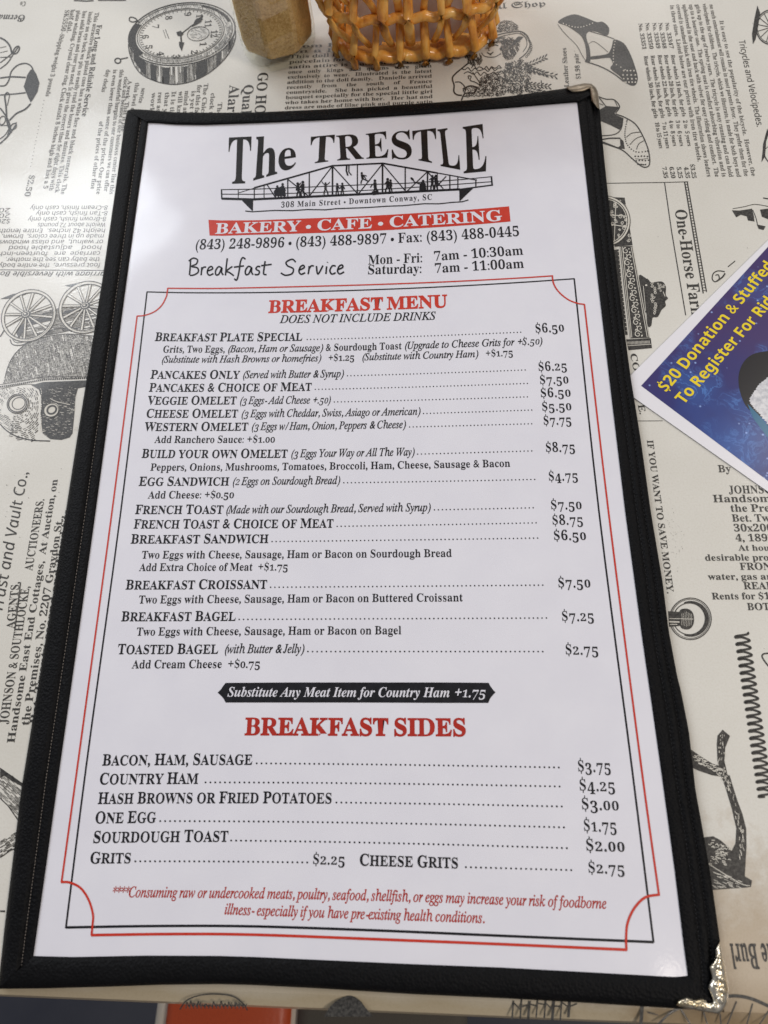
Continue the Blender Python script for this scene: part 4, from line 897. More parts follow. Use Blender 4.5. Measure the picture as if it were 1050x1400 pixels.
for (a, b2, c_) in (((700, 520), (780, 500), (850, 455)), ((720, 560), (830, 590), (930, 608)), ((700, 670), (800, 680), (880, 690)), ((710, 540), (790, 560), (850, 590)), ((690, 710), (760, 730), (830, 740))):
    g.curve(q([a, b2, c_]), 0.8)
    for i in range(7):
        u = i/6; x = a[0] + (c_[0] - a[0])*u; y = a[1] + (c_[1] - a[1])*u
        for s_ in (-1, 1): g.ell(*q([(x + 6, y + s_*14)])[0], 2.7, 0.95, math.degrees(math.atan2(c_[1] - a[1], c_[0] - a[0])) + s_*32, None, n=8)
g.curve(q([(815, 640), (820, 690), (780, 740)]), 1.2)
tb('doll_engraving', g, None, 'engraving of a doll in a bonnet with flowers')
# shoes
g = Ink(ZT); gw = Ink(ZT + 0.00006); q = Z(760, 0, 5.3875)
g.poly(spl(q([(15, 165), (60, 127), (140, 105), (220, 130), (300, 162), (345, 160), (392, 205), (378, 262), (305, 235), (250, 230), (225, 255), (230, 300), (248, 350), (255, 420), (250, 455), (215, 450), (225, 420), (215, 330), (190, 270), (150, 235), (80, 190)]), 3, True))
g.poly(spl(q([(430, 290), (500, 318), (545, 390), (580, 480), (604, 570), (590, 622), (555, 630), (510, 605), (470, 560), (402, 505), (420, 470), (405, 435), (385, 425), (262, 437), (255, 417), (370, 400), (400, 372), (415, 330)]), 3, True))
g.curve(q([(215, 452), (330, 490), (430, 545), (500, 600)]), 1.6); g.curve(q([(250, 230), (370, 265), (430, 287)]), 1.0); g.curve(q([(15, 180), (70, 250), (150, 330), (190, 400), (215, 440)]), 0.7); g.curve(q([(240, 325), (280, 305), (340, 345), (385, 385)]), .6)
for i in range(11): gw.ell(*q([(55 + i*21.5, 172 + 12*math.sin(i*.32) * 2.4)])[0], .85, .85, 0, None, n=8)
for i in range(11): u = i/10; gw.ell(*q([(435 - 12*math.sin(u*3), 305 + 215*u) if u < .75 else (430 + (u - .75)*320, 466 + (u - .75)*190)])[0], .85, .85, 0, None, n=8)
for r_, (x0, x1, y) in enumerate(((500, 575, 520), (495, 585, 552), (500, 590, 580), (515, 585, 605))):
    for i in range(4): gw.ell(*q([(x0 + (x1 - x0)*i/3, y)])[0], 1.15, 1.15, 0, None, n=8)
g.curve(q([(310, 710), (370, 730), (430, 735), (470, 785), (440, 832)]), 1.4); g.stroke(q([(320, 720), (370, 785)]), 1.2); g.stroke(q([(430, 735), (455, 785)]), .8); g.stroke(q([(315, 760), (350, 775)]), .8)
g.poly(q([(315, 812), (370, 780), (472, 788), (432, 832), (440, 845), (492, 868), (492, 925), (470, 955), (400, 920), (330, 890)]))
g.curve(q([(440, 838), (520, 870), (590, 918), (640, 1000), (680, 1100), (692, 1190), (677, 1226), (635, 1226), (565, 1170), (500, 1112), (430, 1078), (338, 1042)]), 1.5)
g.curve(q([(333, 1000), (430, 990), (480, 950), (495, 870)]), 1.3); g.curve(q([(335, 1028), (400, 1018), (475, 1018)]), 1.8); g.poly(q([(472, 1015), (498, 1040), (508, 1097), (450, 1090), (476, 1072)])); g.curve(q([(335, 1047), (400, 1070), (460, 1090)]), 1.8)
for pts in ([(520, 1010), (560, 980), (620, 972)], [(545, 1065), (590, 1020), (640, 1000)], [(595, 1100), (610, 1060), (650, 1035)]): g.curve(q(pts), .9)
for (x, y) in spl([(525, 885), (512, 950), (510, 1010), (530, 1070), (590, 1118), (675, 1112)], 4): g.ell(*q([(x, y)])[0], .95, .95, 0, None, n=7)
for r_, (x0, x1, y) in enumerate(((585, 675, 1150), (592, 682, 1182), (605, 660, 1212))):
    for i in range(5): g.ell(*q([(x0 + (x1 - x0)*i/4, y + rt.uniform(-3, 3))])[0], 1.25, 1.05, 0, None, n=8)
g.curve(q([(585, 1168), (630, 1172), (680, 1165)]), .6)
tb('shoes_engraving', g, None, 'engraving of strapped ladies shoes'); tb('shoe_highlight', gw, M_NPAP)
# ornate mirror frame and bust
g = Ink(ZT); gw = Ink(ZT + 0.00006); q = Z(820, 230, 4.565)
strip = q([(125, 488), (205, 485), (245, 690), (312, 1058), (188, 1062), (150, 740)]); g.poly(strip)
g.poly(q([(45, 180), (155, 183), (205, 480), (95, 490), (60, 400), (40, 300)])); g.poly(q([(88, 510), (118, 505), (135, 700), (175, 1040), (160, 1040), (110, 700)])); g.poly(q([(165, 1068), (318, 1060), (326, 1122), (180, 1136)]))
g.poly(q([(238, 680), (300, 690), (312, 705), (300, 760), (300, 900), (285, 900), (262, 780)]))
g.poly(spl(q([(245, 668), (290, 688), (322, 712), (385, 706), (412, 735), (412, 790), (426, 812), (408, 830), (412, 858), (385, 885), (362, 928), (330, 932), (322, 980), (300, 986), (290, 900), (268, 790)]), 3, True))
for a, b2 in (((130, 490), (192, 1060)), ((205, 488), (308, 1055)), ((142, 490), (200, 1056)), ((196, 490), (296, 1055))): gw.stroke(q([a, b2]), 0.9)
for i in range(15):
    u = i/14; y = 515 + u*520; x = 168 + (y - 490)*0.145; s_ = 1 if i % 2 else -1
    curl(gw, *q([(x + s_*9, y)])[0], 4.6, 1.2, 90*s_, s_, 1.1); gw.ell(*q([(x - s_*16, y + 10)])[0], 1.5, 1.0, rt.uniform(0, 180), None, n=8); gw.ell(*q([(x - s_*10, y - 12)])[0], 1.0, .8, 0, None, n=6)
for i in range(26): x, y = rt.uniform(60, 170), rt.uniform(200, 470); curl(gw, *q([(x + (y - 200)*.12, y)])[0], rt.uniform(1.6, 3.4), .9, rt.uniform(0, 360), rt.choice((-1, 1)))
for r_, w_ in ((150, 2.2), (137, 1.0)): gw.ell(*q([(32, 330)])[0], r_/4.565, r_/4.565, 0, w_, -85, 70, n=30)
gw.stroke(q([(60, 290), (175, 300)]), 1.1); gw.stroke(q([(60, 350), (170, 365)]), 1.1); gw.stroke(q([(100, 210), (90, 470)]), 1.0)
for i in range(18): x = 172 + i*8; gw.stroke(q([(x, 1082 - i*.4), (x + 2, 1100 - i*.4)]), .7)
gw.stroke(q([(170, 1108), (322, 1098)]), .8)
for i in range(14): x, y = rt.uniform(322, 350), 720 + i*14; curl(gw, *q([(x, y)])[0], 2.2, .8, rt.uniform(0, 360), rt.choice((-1, 1)))
for i in range(9): x, y = rt.uniform(355, 402), rt.uniform(715, 770); curl(gw, *q([(x, y)])[0], 1.6, .6, rt.uniform(0, 360))
for i in range(20): gw.stroke(q([(112 + i*2.6, 520 + i*26), (122 + i*2.6, 522 + i*26)]), .9)
gw.ell(*q([(290, 730)])[0], 1.6, 1.2, 0, None, n=8); gw.stroke(q([(272, 735), (286, 890)]), .7); gw.stroke(q([(395, 770), (408, 800)]), .9)
gk = Ink(ZT + 0.00012)
for r_, w_ in ((158, .8), (143, .8)): gk.ell(*q([(32, 330)])[0], r_/4.565, r_/4.565, 0, w_, -85, 70, n=30)
tb('mirror_frame_engraving', g); tb('frame_highlight', gw, M_NPAP); tb('frame_outline', gk)
# fragments at the right border
g = Ink(ZT); q = Z(860, 0, 5.385)
g.poly(q([(945, 40), (966, 95), (950, 200), (932, 290), (912, 325), (905, 250), (925, 130)]))
for r_, w_ in ((110, 1.6), (100, .8)): g.ell(*q([(1045, 200)])[0], r_/5.385, r_/5.385*1.15, 0, w_, 90, 270)
for a in (110, 140, 165, 190, 215, 240): g.stroke([q([(1045, 200)])[0], (q([(1045, 200)])[0][0] + 19*math.cos(math.radians(a)), q([(1045, 200)])[0][1] + 22*math.sin(math.radians(a)))], 1.0)
tb('tricycle_engraving', g); g = Ink(ZT); g.poly(q([(1018, 945), (990, 1050), (975, 1195), (1002, 1150), (1010, 1040), (1030, 980)])); g.ell(*q([(1070, 1090)])[0], 15, 22, 0, 1.5, 100, 260); g.stroke(q([(1000, 1100), (1023, 1080)]), .8)
tb('tricycle_engraving', g); g = Ink(ZT); q = Z(820, 230, 4.565)
g.poly(q([(825, 262), (870, 264), (950, 252), (962, 300), (966, 332), (925, 325), (918, 300), (880, 290), (852, 306)])); g.poly(q([(1000, 258), (1060, 250), (1060, 322), (1012, 302)])); g.poly(q([(980, 350), (1035, 362), (1022, 385), (992, 378)])); g.curve(q([(830, 252), (900, 240), (970, 225), (1060, 240)]), .8); g.curve(q([(1020, 185), (1060, 192)]), 1.5); g.curve(q([(955, 260), (975, 310), (985, 355)]), 1.0)
tb('sleigh_engraving', g); g = Ink(ZT); g.curve(q([(780, 645), (740, 640), (710, 655), (702, 690), (720, 708), (745, 690), (740, 665), (722, 668)]), 1.4); g.curve(q([(730, 705), (765, 680), (782, 655)]), 2.0); g.curve(q([(800, 615), (845, 578)]), 1.2)
tb('scroll_ornament', g)
# watch bow
g = Ink(ZT); gw = Ink(ZT + 0.00006); q = Z(890, 800, 5)
g.ell(*q([(270, 230)])[0], 28.4, 28.4, 0, 1.3, n=60); g.ell(*q([(270, 230)])[0], 26.4, 26.6, 0, .7, n=60)
g.poly([(q([(272, 230)])[0][0] + 25*math.cos(t), q([(272, 230)])[0][1] + 24.5*math.sin(t)) for t in np.linspace(-1.9, 1.9, 30)] + [(q([(258, 230)])[0][0] + 22.5*math.cos(t), q([(258, 230)])[0][1] + 21.6*math.sin(t)) for t in np.linspace(1.9, -1.9, 30)])
g.ell(*q([(262, 230)])[0], 21.8, 21.6, 0, 1.2, n=60)
g.poly(spl(q([(195, 180), (230, 160), (270, 170), (292, 205), (292, 260), (270, 295), (235, 302), (200, 280)]), 4, True)); g.poly(q([(118, 178), (200, 183), (200, 278), (125, 285)]))
for i in range(7): gw.curve(q([(210 + i*11, 180 + abs(i - 3)*5), (213 + i*11, 230), (208 + i*11, 285 - abs(i - 3)*4)]), .45)
gw.stroke(q([(125, 228), (290, 232)]), .8); gw.stroke(q([(125, 250), (195, 252)]), 1.8); gw.stroke(q([(130, 268), (180, 268)]), 1.0)
tb('watch_bow_engraving', g); tb('watch_highlight', gw, M_NPAP)
# branch handled pot
g = Ink(ZT); gw = Ink(ZT + 0.00006)
br1 = q([(450, 1090), (455, 1030), (490, 988), (540, 1030), (508, 1110), (502, 1200), (522, 1290), (558, 1400), (515, 1400), (482, 1305), (455, 1200)]); br2 = q([(262, 1115), (340, 1170), (420, 1220), (482, 1240), (485, 1308), (420, 1300), (330, 1270), (282, 1248)])
g.poly(br1); g.poly(br2)
for i in range(46): x, y = rt.uniform(460, 510), rt.uniform(1010, 1390); x += max(0, y - 1200)*.22 - 4; gw.stroke(q([(x, y), (x + rt.uniform(-8, 8), y + rt.uniform(8, 20))]), rt.uniform(.5, 1.1))
for i in range(44): u = rt.random(); x, y = 285 + 190*u, 1165 + 105*u + rt.uniform(-22, 34); gw.curve(q([(x, y), (x + 12, y + 7), (x + 22, y + 4)]), rt.uniform(.6, 1.4))
q = Z(900, 1060, 4.12)
br3 = q([(365, -2), (402, 0), (420, 60), (445, 140), (475, 220), (495, 300), (497, 400), (487, 570), (440, 540), (405, 440), (435, 385), (440, 300), (415, 190), (385, 90)]); g.poly(br3)
leaf = q([(258, 350), (310, 343), (350, 365), (385, 395), (410, 425), (450, 480), (490, 570), (528, 592), (522, 628), (490, 633), (400, 638), (305, 646), (290, 560), (272, 450)]); g.poly(leaf)
for i in range(40): y = rt.uniform(20, 520); x = np.interp(y, [0, 140, 300, 400, 520], [384, 425, 465, 468, 465]) + rt.uniform(-14, 14); gw.stroke(q([(x, y), (x + rt.uniform(-4, 8), y + rt.uniform(10, 24))]), rt.uniform(.5, 1.2))
for i in range(60):
    u = rt.random(); x, y = rt.uniform(275, 400), rt.uniform(365, 500)
    if y < 350 + (x - 270)*.45: continue
    gw.curve(q([(x, y), (x + 9, y + rt.uniform(-8, 8)), (x + 18, y + rt.uniform(-2, 8))]), rt.uniform(.5, 1.3))
for i in range(34): x = rt.uniform(298, 450); y0 = np.interp(x, [290, 500], [530, 600]); y = rt.uniform(y0, 628); gw.stroke(q([(x, y), (x + 24, y + 10)]), rt.uniform(.5, 1.1))
gw.curve(q([(285, 500), (380, 560), (470, 612), (515, 622)]), 1.0); gk = Ink(ZT + 0.00012); gk.curve(q([(280, 482), (380, 530), (460, 580), (525, 606)]), 2.6)
tb('pot_engraving', g); tb('pot_highlight', gw, M_NPAP); tb('pot_outline', gk)
# pen flourish
g = Ink(ZT); N = 23
pts = []
for i in range(N):
    u = i/(N - 1); x = 1014 + 32*u; y = 869 + 218*u
    pts += [(x + 8, y - 4.6), (x + 9, y - 2.4), (x + 1, y - 0.6), (x - 7.5, y + 0.6), (x - 8.2, y + 2.8), (x, y + 2.2)]
g.curve(pts, 3.1, k=3); g.curve([(1052, 893), (1044, 894), (1042, 898), (1047, 906), (1052, 912)], 2.0)
tb('pen_flourish', g)
# strip of print along the near edge
g = Ink(ZT); g.curve([(988, 1364), (1004, 1361.5), (1026, 1365), (1052, 1376)], 4.6); g.curve([(899, 1402), (915, 1386), (934, 1376)], 3.6)
for a, b2 in (((1007, 1369), (993, 1404)), ((1029, 1372), (1020, 1404)), ((1051, 1382), (1036, 1404)), ((930, 1378), (946, 1404)), ((962, 1384), (968, 1404)), ((984, 1382), (986, 1404))): g.stroke([a, b2], 2.0)
tb('wheel_engraving', g); g = Ink(ZT); g.stroke([(878, 1374), (876, 1404)], 5.0); g.stroke([(885, 1384), (900, 1388)], 1.5)
tb('print_bar', g); g = Ink(ZT)
for i in range(8): x = 702 + i*11; g.stroke([(x, 1366 + rt.uniform(-1, 3)), (x - 2, 1392 + rt.uniform(-4, 6))], rt.uniform(2, 4.5)); g.stroke([(x, 1374 + rt.uniform(-4, 4)), (x + 10, 1376 + rt.uniform(-4, 6))], 1.8)
tb('print_ornament', g); g = Ink(ZT); g.poly(spl([(443, 1390), (450, 1378), (462, 1367), (478, 1361), (491, 1367), (500, 1378), (510, 1390)], 4)); tb('dome_engraving', g); g = Ink(ZT); g.curve([(246, 1380), (255, 1368), (272, 1361), (295, 1359), (318, 1362), (332, 1372), (338, 1381)], 1.8)
for i in range(16): x = 254 + i*5.2; g.curve([(x, 1379), (x + 1.5, 1370 + rt.uniform(-2, 4)), (x + 4, 1376), (x + 5, 1371 + rt.uniform(-2, 4))], 1.5)
tb('print_ornament', g)
M_STEEL = mat('black_table_metal', (0.02, 0.02, 0.022), 0.45)
def tube(vs, fs, pts, r, n=8, flat=1.0, cap=True):
    pts = [Vector(p) for p in pts]; m = len(pts); b = len(vs); up0 = Vector((0, 0, 1))
    for i, p in enumerate(pts):
        d = (pts[min(i + 1, m - 1)] - pts[max(i - 1, 0)]).normalized()
        a = d.cross(up0); a = a.normalized() if a.length > 0.05 else Vector((1, 0, 0)); u = a.cross(d).normalized()
        rr = r[i] if isinstance(r, (list, tuple)) else r
        for j in range(n):
            t = 2*math.pi*j/n; q = p + a*(rr*math.cos(t)) + u*(rr*flat*math.sin(t)); vs.append(tuple(q))
    for i in range(m - 1): fs += [(b + i*n + j, b + i*n + (j + 1) % n, b + (i + 1)*n + (j + 1) % n, b + (i + 1)*n + j) for j in range(n)]
    if cap: fs += [tuple(b + j for j in range(n))[::-1], tuple(b + (m - 1)*n + j for j in range(n))]
cc = mid + en*0.41
vs, fs = [], []; tube(vs, fs, [(cc[0], cc[1], -0.028), (cc[0], cc[1], -0.70)], 0.045, 20); meshobj('pedestal', vs, fs, M_STEEL, table, False)
vs, fs = [], []; tube(vs, fs, [(cc[0], cc[1], -0.70), (cc[0], cc[1], -0.735), (cc[0], cc[1], -0.745)], [0.06, 0.24, 0.26], 32); meshobj('pedestal_base', vs, fs, M_STEEL, table, False)
def b_floor(nt, b):
    br = nd(nt, 'ShaderNodeTexNoise', Scale=6.0, Detail=6.0); nt.links.new(geo(nt), br.inputs['Vector'])
    nt.links.new(ramp(nt, br.outputs['Fac'], [(0.35, (0.035, 0.037, 0.05)), (0.65, (0.055, 0.055, 0.066))]), b.inputs['Base Color'])
M_FLOOR = mat('dark_floor', (0.07, 0.07, 0.09), 0.35, build=b_floor)
fl = meshobj('floor', [(-4, -4, -0.745), (4, -4, -0.745), (4, 4, -0.745), (-4, 4, -0.745)], [(0, 1, 2, 3)], M_FLOOR); fl['kind'] = 'structure'
# chair in front of the table edge: its red-orange seat shows below the table
def b_vinyl(nt, b):
    bump(nt, b, noise(nt, 400, 3.0), 0.3, 0.001)
M_VIN = mat('red_orange_vinyl', (0.50, 0.075, 0.02), 0.45, 0.2, 0.3, build=b_vinyl); M_CREAM = mat('cream_piping', (0.62, 0.56, 0.47), 0.5)
M_OLIVE = mat('olive_grey_cloth', (0.10, 0.09, 0.075), 0.9, build=lambda nt, b: bump(nt, b, noise(nt, 900, 3.0), 0.4, 0.001))
M_CHROME = mat('chair_metal', (0.5, 0.5, 0.5), 0.3, metal=1.0)
def cushion(name, m, parent, pts, z, th, rz=0.012):
    n = len(pts); vs, fs = [], []; c = np.mean(pts, axis=0)
    prof = [(0.012, z - th), (0, z - th + rz), (0, z - rz), (0.010, z - 0.003), (0.03, z)]
    for ins, zz in prof:
        for q in pts: d = c - q; d = d/np.linalg.norm(d); vs.append((*(q + d*ins), zz))
    for k in range(len(prof) - 1): fs += [(k*n + i, k*n + (i + 1) % n, (k + 1)*n + (i + 1) % n, (k + 1)*n + i) for i in range(n)]
    fs += [tuple(range(n))[::-1], tuple((len(prof) - 1)*n + i for i in range(n))]
    return meshobj(name, vs, fs, m, parent, True)
zs = -0.27
def seat_chair(name, label, px0, px1, m, pipe):
    a = np.array(P(px0, 1378, zs)[:2]); b = np.array(P(px1, 1392, zs)[:2]); d = (b - a)/np.linalg.norm(b - a); nn = np.array([-d[1], d[0]])
    W = np.linalg.norm(b - a)
    pts = []
    corners = [a - nn*0.30, b - nn*0.30, b + nn*0.10, a + nn*0.10]
    r = 0.04
    for i, q in enumerate(corners):
        p_, n_ = corners[i - 1], corners[(i + 1) % 4]; u = (p_ - q)/np.linalg.norm(p_ - q); v = (n_ - q)/np.linalg.norm(n_ - q)
        for k in range(6): t = k/5*math.pi/2; pts.append(q + u*r*(1 - math.sin(t)) + v*r*(1 - math.cos(t)))
    c = np.mean(pts, axis=0)
    t = thing(name, label, 'chair', (c[0], c[1], -0.745)); iv = Matrix.Translation((-c[0], -c[1], 0.745))
    o = cushion('seat', m, t, pts, zs, 0.06); o.matrix_parent_inverse = iv
    if pipe:
        vs, fs = [], []; tube(vs, fs, [(*(q), zs - 0.016) for q in pts + pts[:1]], 0.009, 8, cap=False); o = meshobj('piping', vs, fs, M_CREAM, t, True); o.matrix_parent_inverse = iv
    for q in corners:
        e = q + (c - q)/np.linalg.norm(c - q)*0.06; vs, fs = [], []; tube(vs, fs, [(*e, zs - 0.055), (*e, -0.745)], 0.011, 10); o = meshobj('leg', vs, fs, M_CHROME, t, True); o.matrix_parent_inverse = iv
    vs, fs = [], []
    for k in (0.15, 0.85):
        q = a + (b - a)*k - nn*0.29; tube(vs, fs, [(*q, zs - 0.05), (*(q - nn*0.03), zs + 0.05), (*(q - nn*0.07), zs + 0.16)], 0.009, 8)
    o = meshobj('back_frame', vs, fs, M_CHROME, t, True); o.matrix_parent_inverse = iv
    q0, q1 = a - nn*0.33, b - nn*0.33
    vs = [(*q0, zs + 0.05), (*q1, zs + 0.05), (*(q1 - nn*0.05), zs + 0.2), (*(q0 - nn*0.05), zs + 0.2)]; vs += [(*(np.array(v[:2]) - nn*0.03), v[2]) for v in vs]
    o = meshobj('backrest', vs, [(0, 1, 2, 3), (7, 6, 5, 4), (0, 4, 5, 1), (1, 5, 6, 2), (2, 6, 7, 3), (3, 7, 4, 0)], m, t); o.matrix_parent_inverse = iv
    return t
seat_chair('dining_chair', 'chair with a red-orange seat and cream piping, showing below the table edge', 222, 398, M_VIN, True)
seat_chair('dining_chair', 'chair with a dark olive grey seat, right of the red-orange one', 402, 640, M_OLIVE, False)

# ================================================================== FLYER
ZF = 0.0006
fc = np.array(P(846, 529, ZF)[:2]); d1 = np.array(P(1033, 345, ZF)[:2]) - fc; d1 /= np.linalg.norm(d1); d2 = np.array(P(1050, 672, ZF)[:2]) - fc; d2 /= np.linalg.norm(d2)
ic = np.array(P(876.5, 527.5, ZF)[:2]); e1_ = np.array(P(1050, 337.5, ZF)[:2]) - ic; e1_ /= np.linalg.norm(e1_); e2_ = np.array(P(1050, 657.5, ZF)[:2]) - ic; e2_ /= np.linalg.norm(e2_)
L1, L2 = 0.216, 0.14
flyer = thing('flyer', 'white bordered blue flyer with yellow lettering tucked under the right edge of the menu', 'flyer', (*fc, 0.0004))
iv = Matrix.Translation((-fc[0], -fc[1], -0.0004))
def fpart(o, p=None): o.parent = p or flyer; o.matrix_parent_inverse = iv; return o
def quad(name, c, a, b, la, lb, z, th, m):
    q = [c, c + a*la, c + a*la + b*lb, c + b*lb]
    vs = [(*p, z) for p in q] + [(*p, z - th) for p in q]
    return meshobj(name, vs, [(0, 1, 2, 3), (4, 7, 6, 5), (0, 4, 5, 1), (1, 5, 6, 2), (2, 6, 7, 3), (3, 7, 4, 0)], m)
M_CARD = mat('glossy_card_white', (0.74, 0.73, 0.77), 0.4, 0.4, 0.15)
def b_neb(nt, b):
    pos = geo(nt)
    d = nt.nodes.new('ShaderNodeVectorMath'); d.operation = 'DISTANCE'; nt.links.new(pos, d.inputs[0]); d.inputs[1].default_value = P(985, 600)
    base = ramp(nt, addf(nt, addf(nt, d.outputs['Value'], 14.0, 'MULTIPLY'), addf(nt, noise(nt, 45, 3.0), 0.45, 'MULTIPLY')), [(0.25, (0.022, 0.065, 0.27)), (0.55, (0.022, 0.026, 0.15)), (0.9, (0.050, 0.028, 0.125))])
    n1 = noise(nt, 95, 6.0, 0.62, dist=1.6); r1 = addf(nt, addf(nt, addf(nt, n1, 0.5, 'SUBTRACT'), 0.0, 'ADD'), 1.0, 'MULTIPLY')
    ab = nd(nt, 'ShaderNodeMath', operation='ABSOLUTE'); nt.links.new(r1, ab.inputs[0])
    ridge = nd(nt, 'ShaderNodeMapRange'); nt.links.new(ab.outputs[0], ridge.inputs[0]); ridge.inputs[1].default_value = 0.0; ridge.inputs[2].default_value = 0.035; ridge.inputs[3].default_value = 1.0; ridge.inputs[4].default_value = 0.0
    msk = nd(nt, 'ShaderNodeMapRange'); nt.links.new(noise(nt, 38, 2.0), msk.inputs[0]); msk.inputs[1].default_value = 0.47; msk.inputs[2].default_value = 0.66
    wi = addf(nt, ridge.outputs[0], msk.outputs[0], 'MULTIPLY')
    mx = nd(nt, 'ShaderNodeMix', data_type='RGBA'); nt.links.new(addf(nt, wi, 0.6, 'MULTIPLY'), mx.inputs[0]); nt.links.new(base, mx.inputs[6]); mx.inputs[7].default_value = (0.13, 0.33, 0.78, 1)
    gl = nd(nt, 'ShaderNodeMix', data_type='RGBA'); nt.links.new(addf(nt, msk.outputs[0], 0.35, 'MULTIPLY'), gl.inputs[0]); nt.links.new(mx.outputs[2], gl.inputs[6]); gl.inputs[7].default_value = (0.035, 0.14, 0.45, 1)
    vo = nd(nt, 'ShaderNodeTexVoronoi', Scale=230.0); nt.links.new(pos, vo.inputs['Vector'])
    stv = nd(nt, 'ShaderNodeMapRange'); nt.links.new(vo.outputs['Distance'], stv.inputs[0]); stv.inputs[1].default_value = 0.04; stv.inputs[2].default_value = 0.13; stv.inputs[3].default_value = 0.75; stv.inputs[4].default_value = 0.0
    m3 = nd(nt, 'ShaderNodeMix', data_type='RGBA'); nt.links.new(stv.outputs[0], m3.inputs[0]); nt.links.new(gl.outputs[2], m3.inputs[6]); m3.inputs[7].default_value = (0.35, 0.5, 0.9, 1)
    nt.links.new(m3.outputs[2], b.inputs['Base Color'])
M_NEB = mat('blue_starry_print', (0.03, 0.05, 0.25), 0.4, 0.4, 0.15, build=b_neb)
M_YEL = mat('yellow_print', (0.78, 0.60, 0.015), 0.5, 0.3, 0.13)
M_BLK = mat('flyer_black_print', (0.008, 0.007, 0.009), 0.4, 0.4, 0.15); M_TEAL = mat('teal_print', (0.02, 0.13, 0.24), 0.4, 0.4, 0.15)
M_FUR = mat('white_fur_print', (0.6, 0.6, 0.62), 0.4, 0.4, 0.15, build=lambda nt, b: nt.links.new(ramp(nt, noise(nt, 420, 5.0, 0.7), [(0.35, (0.42, 0.43, 0.47)), (0.6, (0.68, 0.68, 0.70))]), b.inputs['Base Color']))
fpart(quad('card', fc, d1, d2, L1, L2, ZF, 0.0003, M_CARD))
art = fpart(quad('blue_picture', ic, e1_, e2_, L1 - 0.012, L2 - 0.012, ZF + 0.00008, 0.00003, M_NEB))
g = Ink(ZF + 0.00014)
g.text([('$20 Donation & Stuffed', 'sans')], (911, 537), (1060, 363), 15.5, 'sans', res=5)
g.text([('To Register For Rid', 'sans')], (935, 553.5), (1060, 411.5), 15.5, 'sans', res=5)
o = g.build('yellow_lettering', M_YEL, None); fpart(o)
g = Ink(ZF + 0.00011)
g.poly(spl([(1024, 560), (1016, 548), (1010.5, 530), (1010, 512), (1016, 496), (1027, 485.5), (1042, 481), (1062, 480), (1085, 488), (1100, 520), (1090, 560), (1060, 575), (1040, 570)], 5, True)); fpart(g.build('black_figure_print', M_BLK, None))
g = Ink(ZF + 0.00013)
edge = []
ctr = spl([(1060, 508), (1048, 517), (1036, 528), (1028, 540), (1024.5, 549), (1031, 558), (1040, 568), (1052, 583), (1066, 600), (1100, 610), (1110, 540), (1090, 505)], 8, True)
for i, (x, y) in enumerate(ctr): edge.append((x + (1.6 if i % 2 else -1.0)*random.uniform(.3, 1.1), y + random.uniform(-.9, .9)))
g.poly(edge); fpart(g.build('white_fur_patch', M_FUR, None))
g = Ink(ZF + 0.00012)
g.poly([(1022, 552), (1030, 560), (1042, 572), (1056, 590), (1075, 612), (1060, 612), (1045, 592), (1030, 572)]); fpart(g.build('teal_edge_print', M_TEAL, None))

# ================================================================== SHAKER
def scale_at(x, y): return 1/np.linalg.norm(np.array(P(x + 1, y)) - np.array(P(x, y)))   # px per metre
sc0 = P(383, 66); sx_, sy_ = sc0[0], sc0[1]; RS = 52/scale_at(383, 60)
shaker = thing('spice_shaker', 'octagonal glass shaker filled with tan ground spice, beside the basket', 'shaker', (sx_, sy_, 0)); iv = Matrix.Translation((-sx_, -sy_, 0))
M_GLASS = mat('clear_glass', (0.96, 0.97, 0.95), 0.03)
def b_spice(nt, b):
    nt.links.new(ramp(nt, addf(nt, noise(nt, 900, 5.0, 0.7), addf(nt, noise(nt, 90, 3.0), 0.5, 'MULTIPLY')), [(0.55, (0.46, 0.27, 0.095)), (0.85, (0.70, 0.48, 0.22))]), b.inputs['Base Color'])
    bump(nt, b, noise(nt, 1500, 3.0), 0.5, 0.0006)
M_SPICE = mat('ground_spice', (0.36, 0.24, 0.11), 0.8, build=b_spice)
PHI = math.radians(38)
def octa(name, prof, m, cap0=True, cap1=True, bev=0.10, parent=shaker, smooth=False):
    vs, fs = [], []; ang = []
    for k in range(8):
        a = PHI + k*math.pi/4; ang += [a - bev*0.5, a + bev*0.5]
    n = len(ang)
    for r, z in prof:
        for a in ang: vs.append((sx_ + r*math.cos(a), sy_ + r*math.sin(a), z))
    for k in range(len(prof) - 1): fs += [(k*n + i, k*n + (i + 1) % n, (k + 1)*n + (i + 1) % n, (k + 1)*n + i) for i in range(n)]
    if cap0: fs.append(tuple(range(n))[::-1])
    if cap1: fs.append(tuple((len(prof) - 1)*n + i for i in range(n)))
    o = meshobj(name, vs, fs, m, parent, smooth); o.matrix_parent_inverse = iv; return o
R = RS
gl = [(R*0.80, 0.0005), (R*0.90, 0.002), (R*0.97, 0.006), (R, 0.012), (R*0.98, 0.05), (R*0.90, 0.075), (R*0.86, 0.080)]
inn = [(R*0.81, 0.080), (R*0.85, 0.075), (R*0.925, 0.05), (R*0.94, 0.014), (R*0.90, 0.008), (R*0.76, 0.0055)]
nt_ = M_GLASS.node_tree; nt_.nodes.clear()
o_ = nt_.nodes.new('ShaderNodeOutputMaterial'); t_ = nd(nt_, 'ShaderNodeBsdfTransparent', Color=(0.97, 0.97, 0.94, 1)); g_ = nd(nt_, 'ShaderNodeBsdfGlossy', Roughness=0.03); mx_ = nt_.nodes.new('ShaderNodeMixShader')
